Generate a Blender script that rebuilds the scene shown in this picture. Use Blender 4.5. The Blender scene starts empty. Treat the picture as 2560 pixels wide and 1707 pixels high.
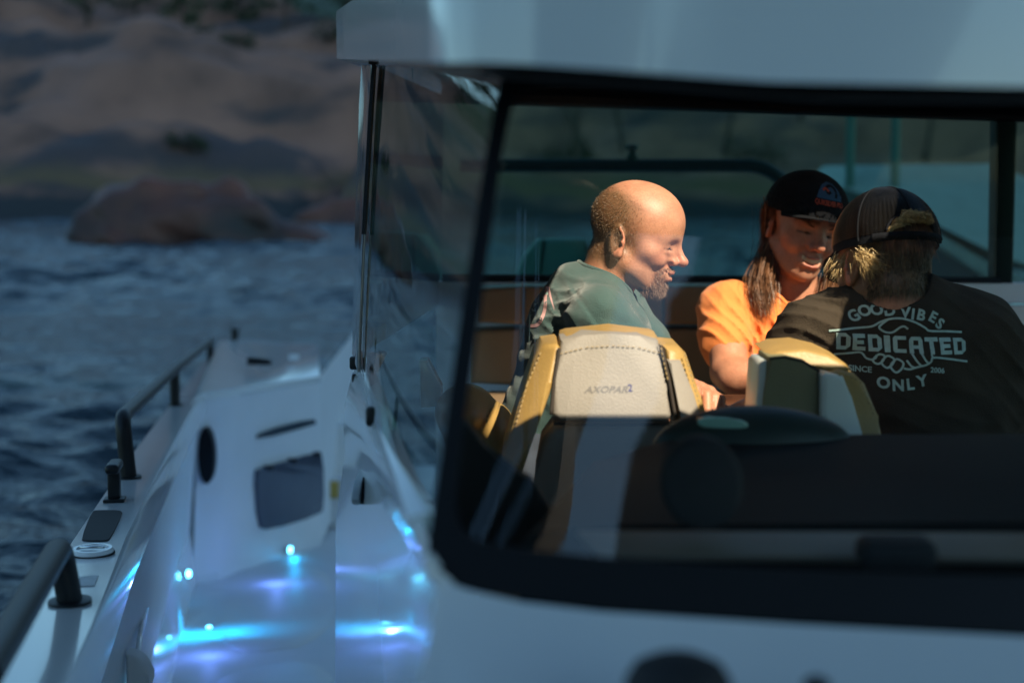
import bpy, bmesh, math, random
import numpy as np
from mathutils import Vector, Matrix, noise
from mathutils.bvhtree import BVHTree

random.seed(7)
rng = np.random.default_rng(7)
S = bpy.context.scene
C = S.collection
R = math.radians

# ------------------------------------------------------------------ camera, sky, sun, exposure
HC = 1.95                       # camera height above the water
F = 2560 * 50 / 36.0            # focal length in photograph pixels
PITCH = math.atan((853.5 - 450) / F)
cam_d = bpy.data.cameras.new('camera')
cam = bpy.data.objects.new('camera', cam_d)
C.objects.link(cam)
cam_d.sensor_width = 36
cam_d.lens = 50
cam_d.clip_start = 0.05
cam_d.clip_end = 3000
cam.location = (0, 0, HC)
cam.rotation_euler = (math.pi / 2 - PITCH, 0, 0)
cam_d.dof.use_dof = True
cam_d.dof.focus_distance = 2.75
cam_d.dof.aperture_fstop = 2.4
S.camera = cam

SUN_EL = R(46)
SUN_AZ = R(30)                  # from -Y (behind the camera) towards +X
sdir = Vector((math.cos(SUN_EL) * math.sin(SUN_AZ), -math.cos(SUN_EL) * math.cos(SUN_AZ), math.sin(SUN_EL)))
w = bpy.data.worlds.new('World')
S.world = w
w.use_nodes = True
nt = w.node_tree
bg = nt.nodes['Background']
sky = nt.nodes.new('ShaderNodeTexSky')
sky.sky_type = 'NISHITA'
sky.sun_disc = False
sky.sun_elevation = SUN_EL
sky.sun_rotation = math.pi - SUN_AZ
sky.air_density = 1.0
sky.dust_density = 0.3
sky.ozone_density = 2.5
tint = nt.nodes.new('ShaderNodeMix')
tint.data_type = 'RGBA'
tint.blend_type = 'MULTIPLY'
tint.inputs['Factor'].default_value = 1.0
tint.inputs['B'].default_value = (0.82, 1.06, 1.02, 1)
nt.links.new(sky.outputs[0], tint.inputs['A'])
nt.links.new(tint.outputs['Result'], bg.inputs[0])
bg.inputs[1].default_value = 0.085
sun_d = bpy.data.lights.new('sun', 'SUN')
sun_d.energy = 5.0
sun_d.angle = R(0.5)
sun_d.color = (1.0, 0.84, 0.63)
sun = bpy.data.objects.new('sun', sun_d)
C.objects.link(sun)
sun.location = sdir * 50
sun.rotation_euler = sdir.to_track_quat('Z', 'Y').to_euler()
S.view_settings.view_transform = 'Standard'
S.view_settings.look = 'None'
S.view_settings.exposure = 1.0
S.view_settings.gamma = 1.0
S.cycles.use_denoising = True
S.cycles.max_bounces = 10
S.cycles.transparent_max_bounces = 16
S.cycles.caustics_reflective = False
S.cycles.caustics_refractive = False
S.cycles.sample_clamp_indirect = 6

# ------------------------------------------------------------------ measuring helpers
CP, SP = math.cos(PITCH), math.sin(PITCH)


def ray(px, py):
    u = (px - 1280) / F
    v = (853.5 - py) / F
    dy = CP + v * SP
    return Vector((u / dy, 1.0, (-SP + v * CP) / dy))


def at(px, py, Y):
    return Vector((0, 0, HC)) + ray(px, py) * Y


def on_slope(px, py, a, b):
    """the point of a sloping level z = a + b*Y"""
    r = ray(px, py)
    t = (a - HC) / (r.z - b)
    return Vector((0, 0, HC)) + r * t


GA, GB = HC - 0.5, -0.065       # gunwale top level
FA, FB = HC - 1.33, -0.065      # side deck floor level


def gun(px, py, up=0.0):
    return on_slope(px, py, GA + up, GB)


def flr(px, py, up=0.0):
    return on_slope(px, py, FA + up, FB)


# ------------------------------------------------------------------ materials
def new_mat(name):
    m = bpy.data.materials.new(name)
    m.use_nodes = True
    return m, m.node_tree, m.node_tree.nodes['Principled BSDF']


def mat(name, col, rough=0.5, metal=0.0, var=0.12, vscale=6.0, bump=0.0, bscale=60.0, coat=0.0, spec=None, sheen=0.0, sss=0.0, stretch=None, col2=None):
    m, t, b = new_mat(name)
    tc = t.nodes.new('ShaderNodeTexCoord')
    src = tc.outputs['Object']
    if stretch:
        mp = t.nodes.new('ShaderNodeMapping')
        mp.inputs['Scale'].default_value = stretch
        t.links.new(src, mp.inputs[0])
        src = mp.outputs[0]
    n = t.nodes.new('ShaderNodeTexNoise')
    n.inputs['Scale'].default_value = vscale
    n.inputs['Detail'].default_value = 6
    t.links.new(src, n.inputs['Vector'])
    cr = t.nodes.new('ShaderNodeValToRGB')
    cr.color_ramp.elements[0].position = 0.3
    cr.color_ramp.elements[1].position = 0.7
    a = [max(0, c * (1 - var)) for c in col]
    z = [min(1, c * (1 + var)) for c in (col2 or col)]
    cr.color_ramp.elements[0].color = (*a, 1)
    cr.color_ramp.elements[1].color = (*z, 1)
    t.links.new(n.outputs['Fac'], cr.inputs[0])
    t.links.new(cr.outputs[0], b.inputs['Base Color'])
    b.inputs['Roughness'].default_value = rough
    b.inputs['Metallic'].default_value = metal
    b.inputs['Coat Weight'].default_value = coat
    b.inputs['Coat Roughness'].default_value = 0.05
    if spec is not None:
        b.inputs['Specular IOR Level'].default_value = spec
    if sheen:
        b.inputs['Sheen Weight'].default_value = sheen
    if sss:
        b.inputs['Subsurface Weight'].default_value = sss
        b.inputs['Subsurface Radius'].default_value = (0.012, 0.004, 0.002)
        b.inputs['Subsurface Scale'].default_value = 1.0
    if bump:
        n2 = t.nodes.new('ShaderNodeTexNoise')
        n2.inputs['Scale'].default_value = bscale
        n2.inputs['Detail'].default_value = 5
        t.links.new(src, n2.inputs['Vector'])
        bp = t.nodes.new('ShaderNodeBump')
        bp.inputs['Strength'].default_value = bump
        bp.inputs['Distance'].default_value = 0.01
        t.links.new(n2.outputs['Fac'], bp.inputs['Height'])
        t.links.new(bp.outputs[0], b.inputs['Normal'])
    return m


def glass_mat(name, tint, ior=1.5, rough=0.0):
    m, t, b = new_mat(name)
    t.nodes.remove(b)
    out = t.nodes['Material Output']
    tr = t.nodes.new('ShaderNodeBsdfTransparent')
    tr.inputs[0].default_value = (*tint, 1)
    gl = t.nodes.new('ShaderNodeBsdfGlossy')
    gl.inputs['Roughness'].default_value = rough
    fr = t.nodes.new('ShaderNodeFresnel')
    fr.inputs[0].default_value = ior
    mx = t.nodes.new('ShaderNodeMixShader')
    t.links.new(fr.outputs[0], mx.inputs[0])
    t.links.new(tr.outputs[0], mx.inputs[1])
    t.links.new(gl.outputs[0], mx.inputs[2])
    t.links.new(mx.outputs[0], out.inputs[0])
    return m


def emit_mat(name, col, strength):
    m, t, b = new_mat(name)
    b.inputs['Base Color'].default_value = (*col, 1)
    b.inputs['Emission Color'].default_value = (*col, 1)
    b.inputs['Emission Strength'].default_value = strength
    return m


def skin_mat(name):
    m, t, b = new_mat(name)
    at_ = t.nodes.new('ShaderNodeAttribute')
    at_.attribute_name = 'col'
    tc = t.nodes.new('ShaderNodeTexCoord')
    n = t.nodes.new('ShaderNodeTexNoise')
    n.inputs['Scale'].default_value = 260
    n.inputs['Detail'].default_value = 4
    t.links.new(tc.outputs['Object'], n.inputs['Vector'])
    mr = t.nodes.new('ShaderNodeMapRange')
    mr.inputs['To Min'].default_value = 0.72
    mr.inputs['To Max'].default_value = 1.25
    t.links.new(n.outputs['Fac'], mr.inputs[0])
    mx = t.nodes.new('ShaderNodeMix')
    mx.data_type = 'RGBA'
    mx.blend_type = 'MULTIPLY'
    mx.inputs['Factor'].default_value = 1.0
    t.links.new(at_.outputs['Color'], mx.inputs['A'])
    t.links.new(mr.outputs[0], mx.inputs['B'])
    n3 = t.nodes.new('ShaderNodeTexNoise')
    n3.inputs['Scale'].default_value = 38
    n3.inputs['Detail'].default_value = 5
    t.links.new(tc.outputs['Object'], n3.inputs['Vector'])
    cr = t.nodes.new('ShaderNodeValToRGB')
    cr.color_ramp.elements[0].position = 0.32
    cr.color_ramp.elements[0].color = (0.90, 0.82, 0.79, 1)
    cr.color_ramp.elements[1].position = 0.68
    cr.color_ramp.elements[1].color = (1.08, 1.06, 1.04, 1)
    t.links.new(n3.outputs['Fac'], cr.inputs[0])
    mx2 = t.nodes.new('ShaderNodeMix')
    mx2.data_type = 'RGBA'
    mx2.blend_type = 'MULTIPLY'
    mx2.inputs['Factor'].default_value = 1.0
    t.links.new(mx.outputs['Result'], mx2.inputs['A'])
    t.links.new(cr.outputs[0], mx2.inputs['B'])
    t.links.new(mx2.outputs['Result'], b.inputs['Base Color'])
    b.inputs['Roughness'].default_value = 0.5
    b.inputs['Subsurface Weight'].default_value = 0.12
    b.inputs['Subsurface Radius'].default_value = (0.010, 0.003, 0.0015)
    b.inputs['Subsurface Scale'].default_value = 1.0
    bp = t.nodes.new('ShaderNodeBump')
    bp.inputs['Strength'].default_value = 0.13
    bp.inputs['Distance'].default_value = 0.003
    t.links.new(n.outputs['Fac'], bp.inputs['Height'])
    t.links.new(bp.outputs[0], b.inputs['Normal'])
    return m


M = {}
M['gelcoat'] = mat('white_gelcoat', (0.74, 0.75, 0.76), 0.18, var=0.03, vscale=3, coat=0.6)
M['deck'] = mat('deck_gelcoat', (0.70, 0.71, 0.74), 0.55, var=0.03, vscale=5, bump=0.08, bscale=320, spec=0.3)
M['black'] = mat('black_coated_metal', (0.008, 0.009, 0.011), 0.42, var=0.2, vscale=20, bump=0.05, bscale=300, spec=0.35)
M['rubber'] = mat('black_rubber', (0.006, 0.006, 0.008), 0.75, var=0.2, vscale=20)
M['frame'] = mat('black_glass_border', (0.004, 0.005, 0.008), 0.5, var=0.15, vscale=4, spec=0.2)
M['dash'] = mat('dark_dashboard_vinyl', (0.004, 0.005, 0.006), 0.75, var=0.2, vscale=8, bump=0.2, bscale=180, spec=0.2)
M['glass'] = glass_mat('windscreen_glass', (0.95, 0.98, 0.97), 1.75)
M['sideglass'] = glass_mat('side_window_glass', (0.72, 0.86, 0.82), 3.2)
M['rearglass'] = glass_mat('teal_tinted_glass', (0.40, 0.68, 0.57), 1.25)
M['canvas'] = mat('shade_sheet_canvas', (0.5, 0.5, 0.5), 0.8, var=0.05)
M['steel'] = mat('polished_steel', (0.6, 0.62, 0.64), 0.15, metal=1.0, var=0.05)
M['brass'] = mat('brass_coloured_plate', (0.55, 0.38, 0.10), 0.3, metal=0.6, var=0.1)
M['yellow'] = mat('mustard_leather', (0.38, 0.24, 0.075), 0.45, var=0.14, vscale=9, bump=0.12, bscale=240)
M['grey_vinyl'] = mat('grey_beige_vinyl', (0.27, 0.245, 0.215), 0.55, var=0.07, vscale=7, bump=0.15, bscale=300)
M['olive_vinyl'] = mat('olive_vinyl', (0.20, 0.18, 0.09), 0.5, var=0.08, vscale=7, bump=0.15, bscale=300)
M['pale_shell'] = mat('pale_seat_shell', (0.62, 0.68, 0.66), 0.3, var=0.04)
M['sofa'] = mat('brown_tan_leather', (0.27, 0.18, 0.10), 0.45, var=0.14, vscale=6, bump=0.12, bscale=220)
M['seam'] = mat('dark_seam', (0.03, 0.022, 0.016), 0.8, var=0.1)
M['thread'] = mat('cream_thread', (0.36, 0.26, 0.12), 0.7, var=0.1)
M['wood'] = mat('dark_wood', (0.16, 0.065, 0.03), 0.35, var=0.35, vscale=9, stretch=(1, 6, 6), coat=0.3)
M['teal_seat'] = mat('dark_teal_seat', (0.05, 0.14, 0.13), 0.45, var=0.1)
M['headliner'] = mat('dark_headliner', (0.06, 0.06, 0.065), 0.8, var=0.1)
M['smoked'] = mat('smoked_plastic', (0.07, 0.08, 0.11), 0.10, var=0.1, coat=0.5)
M['dark_tee'] = mat('dark_teal_cotton', (0.030, 0.075, 0.072), 0.85, var=0.10, vscale=14, bump=0.35, bscale=420, sheen=0.3)
M['orange_tee'] = mat('orange_cotton', (0.86, 0.25, 0.055), 0.85, var=0.06, vscale=14, bump=0.35, bscale=420, sheen=0.15)
M['black_tee'] = mat('black_cotton', (0.050, 0.038, 0.026), 0.9, var=0.12, vscale=14, bump=0.35, bscale=420, spec=0.2)
M['print'] = mat('pale_shirt_print', (0.48, 0.66, 0.62), 0.8, var=0.12, vscale=90)
M['print_pink'] = mat('pink_shirt_print', (0.62, 0.36, 0.36), 0.8, var=0.1, vscale=90)
M['skin'] = skin_mat('skin')
M['trouser'] = mat('dark_denim', (0.03, 0.04, 0.06), 0.9, var=0.2, vscale=30)
M['beard'] = mat('beard_hair', (0.17, 0.085, 0.05), 0.5, var=0.5, vscale=300, col2=(0.28, 0.17, 0.12))
M['brown_hair'] = mat('long_brown_hair', (0.085, 0.038, 0.018), 0.42, var=0.5, vscale=60, col2=(0.19, 0.085, 0.038))
M['blond_hair'] = mat('dark_blond_hair', (0.075, 0.052, 0.026), 0.42, var=0.4, vscale=150, col2=(0.17, 0.12, 0.058))
M['lit_hair'] = mat('sunlit_blond_hair', (0.40, 0.27, 0.11), 0.42, var=0.3, vscale=150, col2=(0.58, 0.42, 0.2))  # paler copy of the blond hair, sunlight put into its colour
M['cap'] = mat('black_cap_cloth', (0.007, 0.008, 0.011), 0.9, var=0.2, vscale=40, bump=0.2, bscale=500, spec=0.2)
M['cap_mesh'] = mat('cap_mesh_thread', (0.007, 0.006, 0.005), 0.36, var=0.2, vscale=60, spec=0.5)
M['cap_blue'] = mat('blue_cap_patch', (0.015, 0.075, 0.16), 0.8, var=0.1)
M['cap_red'] = mat('red_cap_lettering', (0.42, 0.06, 0.03), 0.8, var=0.1)
M['teeth'] = mat('teeth', (0.72, 0.62, 0.42), 0.25, var=0.05)
M['bead'] = mat('dark_beads', (0.02, 0.016, 0.014), 0.3, var=0.2)
M['bead_pale'] = mat('pale_beads', (0.20, 0.13, 0.08), 0.4, var=0.2)
M['logo'] = mat('dark_lettering', (0.15, 0.14, 0.135), 0.5, var=0.05)
M['logo_blue'] = mat('blue_lettering', (0.04, 0.04, 0.16), 0.5, var=0.05)
M['led'] = emit_mat('blue_led_lens', (0.10, 0.62, 1.0), 9)
M['blue_cloth'] = mat('blue_cloth', (0.02, 0.055, 0.12), 0.85, var=0.3, vscale=5)
M['bark'] = mat('pine_bark', (0.07, 0.05, 0.04), 0.9, var=0.3, vscale=3)
M['leaf'] = mat('pine_needles', (0.035, 0.055, 0.022), 0.7, var=0.5, vscale=1.2)
M['bush'] = mat('green_bush_leaves', (0.028, 0.040, 0.016), 0.7, var=0.5, vscale=1.2)
M['shade_cloud'] = mat('shade_cloud', (0.85, 0.85, 0.86), 0.9, var=0.02)
M['hull_dark'] = mat('dark_blue_stripe', (0.02, 0.04, 0.06), 0.3, var=0.1)

# ------------------------------------------------------------------ object helpers
WL = {}


def thing(name, label, cat, loc, group=None):
    o = bpy.data.objects.new(name, None)
    C.objects.link(o)
    o.empty_display_size = 0.1
    o.location = loc
    o['label'] = label
    o['category'] = cat
    if group:
        o['group'] = group
    WL[o.name] = Vector(loc)
    return o


def tag(o, label, cat, group=None):
    o['label'] = label
    o['category'] = cat
    if group:
        o['group'] = group
    return o


def link(name, me, m, parent=None, smooth=None):
    o = bpy.data.objects.new(name, me)
    C.objects.link(o)
    if m and not me.materials:
        me.materials.append(m)
    if parent:
        off = WL[parent.name]
        me.transform(Matrix.Translation(-off))
        o.parent = parent
        WL[o.name] = off.copy()
    else:
        WL[o.name] = Vector((0, 0, 0))
    if smooth is True:
        for p in me.polygons:
            p.use_smooth = True
    elif smooth:
        me.shade_smooth_by_angle(R(smooth)) if hasattr(me, 'shade_smooth_by_angle') else None
    return o


def shade(me, ang):
    me.polygons.foreach_set('use_smooth', [True] * len(me.polygons))
    me.set_sharp_from_angle(angle=R(ang))


def obj(name, bm, m, parent=None, ang=35):
    bmesh.ops.recalc_face_normals(bm, faces=bm.faces)
    me = bpy.data.meshes.new(name)
    bm.to_mesh(me)
    bm.free()
    shade(me, ang)
    return link(name, me, m, parent)


def mesh_obj(name, v, f, m, parent=None, ang=None):
    me = bpy.data.meshes.new(name)
    me.from_pydata([tuple(x) for x in v], [], [tuple(x) for x in f])
    me.update()
    if ang:
        shade(me, ang)
    return link(name, me, m, parent)


def tube(bm, pts, r, seg=12, cap=True):
    pts = [Vector(p) for p in pts]
    rs = r if isinstance(r, (list, tuple)) else [r] * len(pts)
    rings = []
    up = Vector((0, 0, 1))
    prev = None
    for i, p in enumerate(pts):
        d = (pts[min(i + 1, len(pts) - 1)] - pts[max(i - 1, 0)]).normalized()
        if prev is None:
            a = d.cross(up)
            if a.length < 1e-3:
                a = d.cross(Vector((1, 0, 0)))
        else:
            a = prev - d * prev.dot(d)
        a.normalize()
        prev = a
        b = d.cross(a)
        rings.append([bm.verts.new(p + (a * math.cos(k * 2 * math.pi / seg) + b * math.sin(k * 2 * math.pi / seg)) * rs[i]) for k in range(seg)])
    for i in range(len(rings) - 1):
        for k in range(seg):
            bm.faces.new((rings[i][k], rings[i][(k + 1) % seg], rings[i + 1][(k + 1) % seg], rings[i + 1][k]))
    if cap:
        bm.faces.new(list(reversed(rings[0])))
        bm.faces.new(rings[-1])
    return bm


def fillet(pts, rad, n=6):
    pts = [Vector(p) for p in pts]
    out = [pts[0]]
    for i in range(1, len(pts) - 1):
        a = (pts[i - 1] - pts[i])
        b = (pts[i + 1] - pts[i])
        r = min(rad, a.length * 0.45, b.length * 0.45)
        p0 = pts[i] + a.normalized() * r
        p1 = pts[i] + b.normalized() * r
        for k in range(n + 1):
            t = k / n
            out.append(p0 * (1 - t) ** 2 + pts[i] * 2 * t * (1 - t) + p1 * t ** 2)
    out.append(pts[-1])
    return out


def smooth_loop(pts, n=2):
    """round a closed outline by corner cutting"""
    pts = [Vector(p) for p in pts]
    for _ in range(n):
        o = []
        for i in range(len(pts)):
            a, b = pts[i], pts[(i + 1) % len(pts)]
            o += [a * 0.75 + b * 0.25, a * 0.25 + b * 0.75]
        pts = o
    return pts


def slab(bm, pts, off, bevel=0.0, seg=3):
    """a closed outline given thickness along off; edges bevelled"""
    a = [bm.verts.new(p) for p in pts]
    b = [bm.verts.new(Vector(p) + Vector(off)) for p in pts]
    n = len(pts)
    fs = [bm.faces.new(a), bm.faces.new(list(reversed(b)))]
    for i in range(n):
        fs.append(bm.faces.new((a[i], b[i], b[(i + 1) % n], a[(i + 1) % n])))
    if bevel:
        es = set(fs[0].edges) | set(fs[1].edges)
        bmesh.ops.bevel(bm, geom=list(es), offset=bevel, segments=seg, affect='EDGES', profile=0.5, clamp_overlap=True)
    return bm


def box(bm, c, s, rot=None, bevel=0.0, seg=2):
    r = bmesh.ops.create_cube(bm, size=1.0)
    vs = r['verts']
    bmesh.ops.scale(bm, vec=s, verts=vs)
    if bevel:
        es = list({e for v in vs for e in v.link_edges})
        q = bmesh.ops.bevel(bm, geom=es, offset=bevel, segments=seg, affect='EDGES', profile=0.5)
        vs = list({v for f in q['faces'] for v in f.verts} | {v for v in vs if v.is_valid})
    if rot is not None:
        bmesh.ops.rotate(bm, cent=(0, 0, 0), matrix=rot, verts=vs)
    bmesh.ops.translate(bm, vec=c, verts=vs)
    return bm


def strip(bm, rows):
    """quads between successive polylines of the same length"""
    vr = [[bm.verts.new(p) for p in r] for r in rows]
    for i in range(len(vr) - 1):
        for k in range(len(vr[i]) - 1):
            bm.faces.new((vr[i][k], vr[i][k + 1], vr[i + 1][k + 1], vr[i + 1][k]))
    return vr


def thick(bm, t):
    """give an open sheet thickness"""
    bmesh.ops.recalc_face_normals(bm, faces=bm.faces)
    bmesh.ops.solidify(bm, geom=bm.faces[:], thickness=t)
    return bm


def lathe(bm, prof, c, seg=24, axis='Z', sy=1.0):
    rings = []
    for r, h in prof:
        ring = []
        for k in range(seg):
            a = 2 * math.pi * k / seg
            ring.append(bm.verts.new(Vector(c) + Vector((r * math.cos(a), r * math.sin(a) * sy, h))))
        rings.append(ring)
    for i in range(len(rings) - 1):
        for k in range(seg):
            bm.faces.new((rings[i][k], rings[i][(k + 1) % seg], rings[i + 1][(k + 1) % seg], rings[i + 1][k]))
    bm.faces.new(list(reversed(rings[0])))
    bm.faces.new(rings[-1])
    return bm


# ------------------------------------------------------------------ signed distance modelling
def smin(a, b, k):
    h = np.maximum(k - np.abs(a - b), 0) / k
    return np.minimum(a, b) - h * h * k * 0.25


def smax(a, b, k):
    return -smin(-a, -b, k)


def sph(p, c, r):
    return np.sqrt(((p - np.array(c, np.float32)) ** 2).sum(1)) - r


def ell(p, c, r):
    r = np.array(r, np.float32)
    q = p - np.array(c, np.float32)
    k0 = np.sqrt(((q / r) ** 2).sum(1))
    k1 = np.sqrt(((q / (r * r)) ** 2).sum(1)) + 1e-9
    return k0 * (k0 - 1) / k1


def capsule(p, a, b, ra, rb=None):
    rb = ra if rb is None else rb
    a = np.array(a, np.float32)
    b = np.array(b, np.float32)
    ab = b - a
    t = np.clip(((p - a) @ ab) / (ab @ ab), 0, 1)
    d = p - a - t[:, None] * ab
    return np.sqrt((d * d).sum(1)) - (ra + (rb - ra) * t)


def chain(p, pts, rs, k=0.01):
    d = None
    for i in range(len(pts) - 1):
        c = capsule(p, pts[i], pts[i + 1], rs[i], rs[i + 1])
        d = c if d is None else smin(d, c, k)
    return d


def nets(f, lo, hi, h, B=6):
    lo = np.array(lo, np.float32)
    n = (np.ceil((np.array(hi) - lo) / h).astype(int) // B + 2) * B
    nb = n // B
    ci = np.stack(np.meshgrid(*[np.arange(k) for k in nb], indexing='ij'), -1).reshape(-1, 3)
    cc = lo + (ci * B + (B - 1) * 0.5) * h
    dc = f(cc.astype(np.float32))
    D = np.repeat(np.repeat(np.repeat(dc.reshape(nb), B, 0), B, 1), B, 2).astype(np.float32)
    act = np.abs(dc) < B * h * 1.15
    loc = np.stack(np.meshgrid(*[np.arange(B)] * 3, indexing='ij'), -1).reshape(-1, 3)
    gi = (ci[act][:, None, :] * B + loc[None]).reshape(-1, 3)
    for s in range(0, len(gi), 400000):
        g = gi[s:s + 400000]
        D[g[:, 0], g[:, 1], g[:, 2]] = f((lo + g * h).astype(np.float32))
    s = D < 0
    cnt = np.zeros(np.array(D.shape) - 1, np.int8)
    offs = [(i, j, k) for i in (0, 1) for j in (0, 1) for k in (0, 1)]
    e = [D.shape[i] - 1 for i in range(3)]
    for o in offs:
        cnt += s[o[0]:o[0] + e[0], o[1]:o[1] + e[1], o[2]:o[2] + e[2]]
    mask = (cnt > 0) & (cnt < 8)
    idx = np.argwhere(mask)
    acc = np.zeros((len(idx), 3), np.float32)
    num = np.zeros(len(idx), np.float32)
    for a in offs:
        for ax in range(3):
            if a[ax]:
                continue
            b = list(a)
            b[ax] = 1
            ia, ib = idx + a, idx + b
            da = D[ia[:, 0], ia[:, 1], ia[:, 2]]
            db = D[ib[:, 0], ib[:, 1], ib[:, 2]]
            x = (da < 0) != (db < 0)
            t = np.where(x, da / np.where(x, da - db, 1), 0)
            p = np.tile(np.array(a, np.float32), (len(idx), 1))
            p[:, ax] = t
            acc += p * x[:, None]
            num += x
    V = lo + (idx + acc / num[:, None]) * h
    ids = -np.ones(mask.shape, np.int32)
    ids[mask] = np.arange(len(idx))
    Fs = []
    for ax in range(3):
        u, v = (ax + 1) % 3, (ax + 2) % 3
        sl0 = [slice(None)] * 3
        sl1 = [slice(None)] * 3
        sl0[ax] = slice(0, -1)
        sl1[ax] = slice(1, None)
        x = np.argwhere(s[tuple(sl0)] != s[tuple(sl1)])
        x = x[(x[:, u] > 0) & (x[:, v] > 0) & (x[:, u] < mask.shape[u]) & (x[:, v] < mask.shape[v])]
        q = []
        for du, dv in ((0, 0), (-1, 0), (-1, -1), (0, -1)):
            y = x.copy()
            y[:, u] += du
            y[:, v] += dv
            q.append(ids[y[:, 0], y[:, 1], y[:, 2]])
        q = np.stack(q, 1)
        flip = ~s[x[:, 0], x[:, 1], x[:, 2]]
        q[flip] = q[flip][:, ::-1]
        Fs.append(q[(q >= 0).all(1)])
    return V, np.concatenate(Fs)


def np_mesh(name, V, Q, m, parent=None, col=None):
    me = bpy.data.meshes.new(name)
    me.vertices.add(len(V))
    me.vertices.foreach_set('co', V.astype(np.float32).ravel())
    k = Q.shape[1]
    me.loops.add(len(Q) * k)
    me.polygons.add(len(Q))
    me.loops.foreach_set('vertex_index', Q.astype(np.int32).ravel())
    me.polygons.foreach_set('loop_start', np.arange(0, len(Q) * k, k, dtype=np.int32))
    me.update(calc_edges=True)
    me.polygons.foreach_set('use_smooth', np.ones(len(Q), bool))
    if col is not None:
        ca = me.color_attributes.new('col', 'FLOAT_COLOR', 'POINT')
        c4 = np.ones((len(V), 4), np.float32)
        c4[:, :3] = col
        ca.data.foreach_set('color', c4.ravel())
    me.validate()
    return link(name, me, m, parent)


def ribbons(name, paths, width, m, parent=None):
    """paths (N,K,3): thin tapered strands"""
    N, K, _ = paths.shape
    tan = np.gradient(paths, axis=1)
    rv = rng.normal(size=(N, 1, 3))
    side = np.cross(tan, rv)
    side /= np.linalg.norm(side, axis=2, keepdims=True) + 1e-9
    tap = np.linspace(1, 0.25, K)[None, :, None]
    wv = side * width * tap * 0.5
    V = np.stack([paths - wv, paths + wv], 2).reshape(-1, 3)
    base = (np.arange(N)[:, None] * K + np.arange(K - 1)[None]).ravel() * 2
    Q = np.stack([base, base + 1, base + 3, base + 2], 1)
    return np_mesh(name, V, Q, m, parent)


def bvh_of(o):
    off = WL[o.name]
    me = o.data
    return BVHTree.FromPolygons([v.co + off for v in me.vertices], [tuple(p.vertices) for p in me.polygons])


def text_mesh(body, size, bold=0.0, spacing=1.0, shear=0.0):
    cu = bpy.data.curves.new('lettering', 'FONT')
    cu.body = body
    cu.size = size
    cu.align_x = 'CENTER'
    cu.align_y = 'CENTER'
    cu.offset = bold
    cu.space_character = spacing
    cu.shear = shear
    cu.resolution_u = 3
    o = bpy.data.objects.new('lettering', cu)
    C.objects.link(o)
    dg = bpy.context.evaluated_depsgraph_get()
    me = bpy.data.meshes.new_from_object(o.evaluated_get(dg))
    v = [x.co.copy() for x in me.vertices]
    f = [tuple(p.vertices) for p in me.polygons]
    bpy.data.objects.remove(o)
    bpy.data.curves.remove(cu)
    bpy.data.meshes.remove(me)
    return v, f


def subdiv(v, f, maxlen):
    bm = bmesh.new()
    vs = [bm.verts.new(p) for p in v]
    for q in f:
        try:
            bm.faces.new([vs[i] for i in q])
        except ValueError:
            pass
    bmesh.ops.triangulate(bm, faces=bm.faces[:])
    for _ in range(5):
        es = [e for e in bm.edges if e.calc_length() > maxlen]
        if not es:
            break
        bmesh.ops.subdivide_edges(bm, edges=es, cuts=1)
        bmesh.ops.triangulate(bm, faces=bm.faces[:])
    bm.verts.index_update()
    v = [x.co.copy() for x in bm.verts]
    f = [tuple(x.index for x in q.verts) for q in bm.faces]
    bm.free()
    return v, f


def decal(name, v, f, fn, tree, direc, off, m, parent, maxlen=0.008):
    """flat print laid onto a surface: fn turns 2-D print coordinates into a start point, direc is the printing direction"""
    v, f = subdiv(v, f, maxlen)
    out = []
    last = None
    for p in v:
        s = fn(p)
        hit, nrm, _, _ = tree.ray_cast(s, direc)
        if hit is None:
            hit = last if last is not None else s
            nrm = -direc
        last = hit
        out.append(hit - direc * off)
    return mesh_obj(name, out, f, m, parent)


def stroke(pts, wd):
    """flat line of width wd in print coordinates"""
    pts = [Vector((p[0], p[1], 0)) for p in pts]
    v, f = [], []
    for i, p in enumerate(pts):
        d = (pts[min(i + 1, len(pts) - 1)] - pts[max(i - 1, 0)]).normalized()
        n = Vector((-d.y, d.x, 0)) * wd / 2
        v += [p - n, p + n]
    for i in range(len(pts) - 1):
        f.append((2 * i, 2 * i + 1, 2 * i + 3, 2 * i + 2))
    return v, f


def curve_pts(pts, n=6):
    """Catmull-Rom through 2-D points"""
    P = [np.array(p, float) for p in pts]
    P = [2 * P[0] - P[1]] + P + [2 * P[-1] - P[-2]]
    out = []
    for i in range(1, len(P) - 2):
        for k in range(n):
            t = k / n
            out.append(0.5 * (2 * P[i] + (P[i + 1] - P[i - 1]) * t + (2 * P[i - 1] - 5 * P[i] + 4 * P[i + 1] - P[i + 2]) * t * t + (3 * P[i] - P[i - 1] - 3 * P[i + 1] + P[i + 2]) * t ** 3))
    out.append(P[-2])
    return [tuple(o) for o in out]


def fbm(x, y, sc, seed=0.0, oct_=4):
    v = 0.0
    a = 1.0
    for k in range(oct_):
        v += a * noise.noise(Vector((x * sc, y * sc, seed + 7.3 * k)))
        a *= 0.5
        sc *= 2.03
    return v


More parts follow.
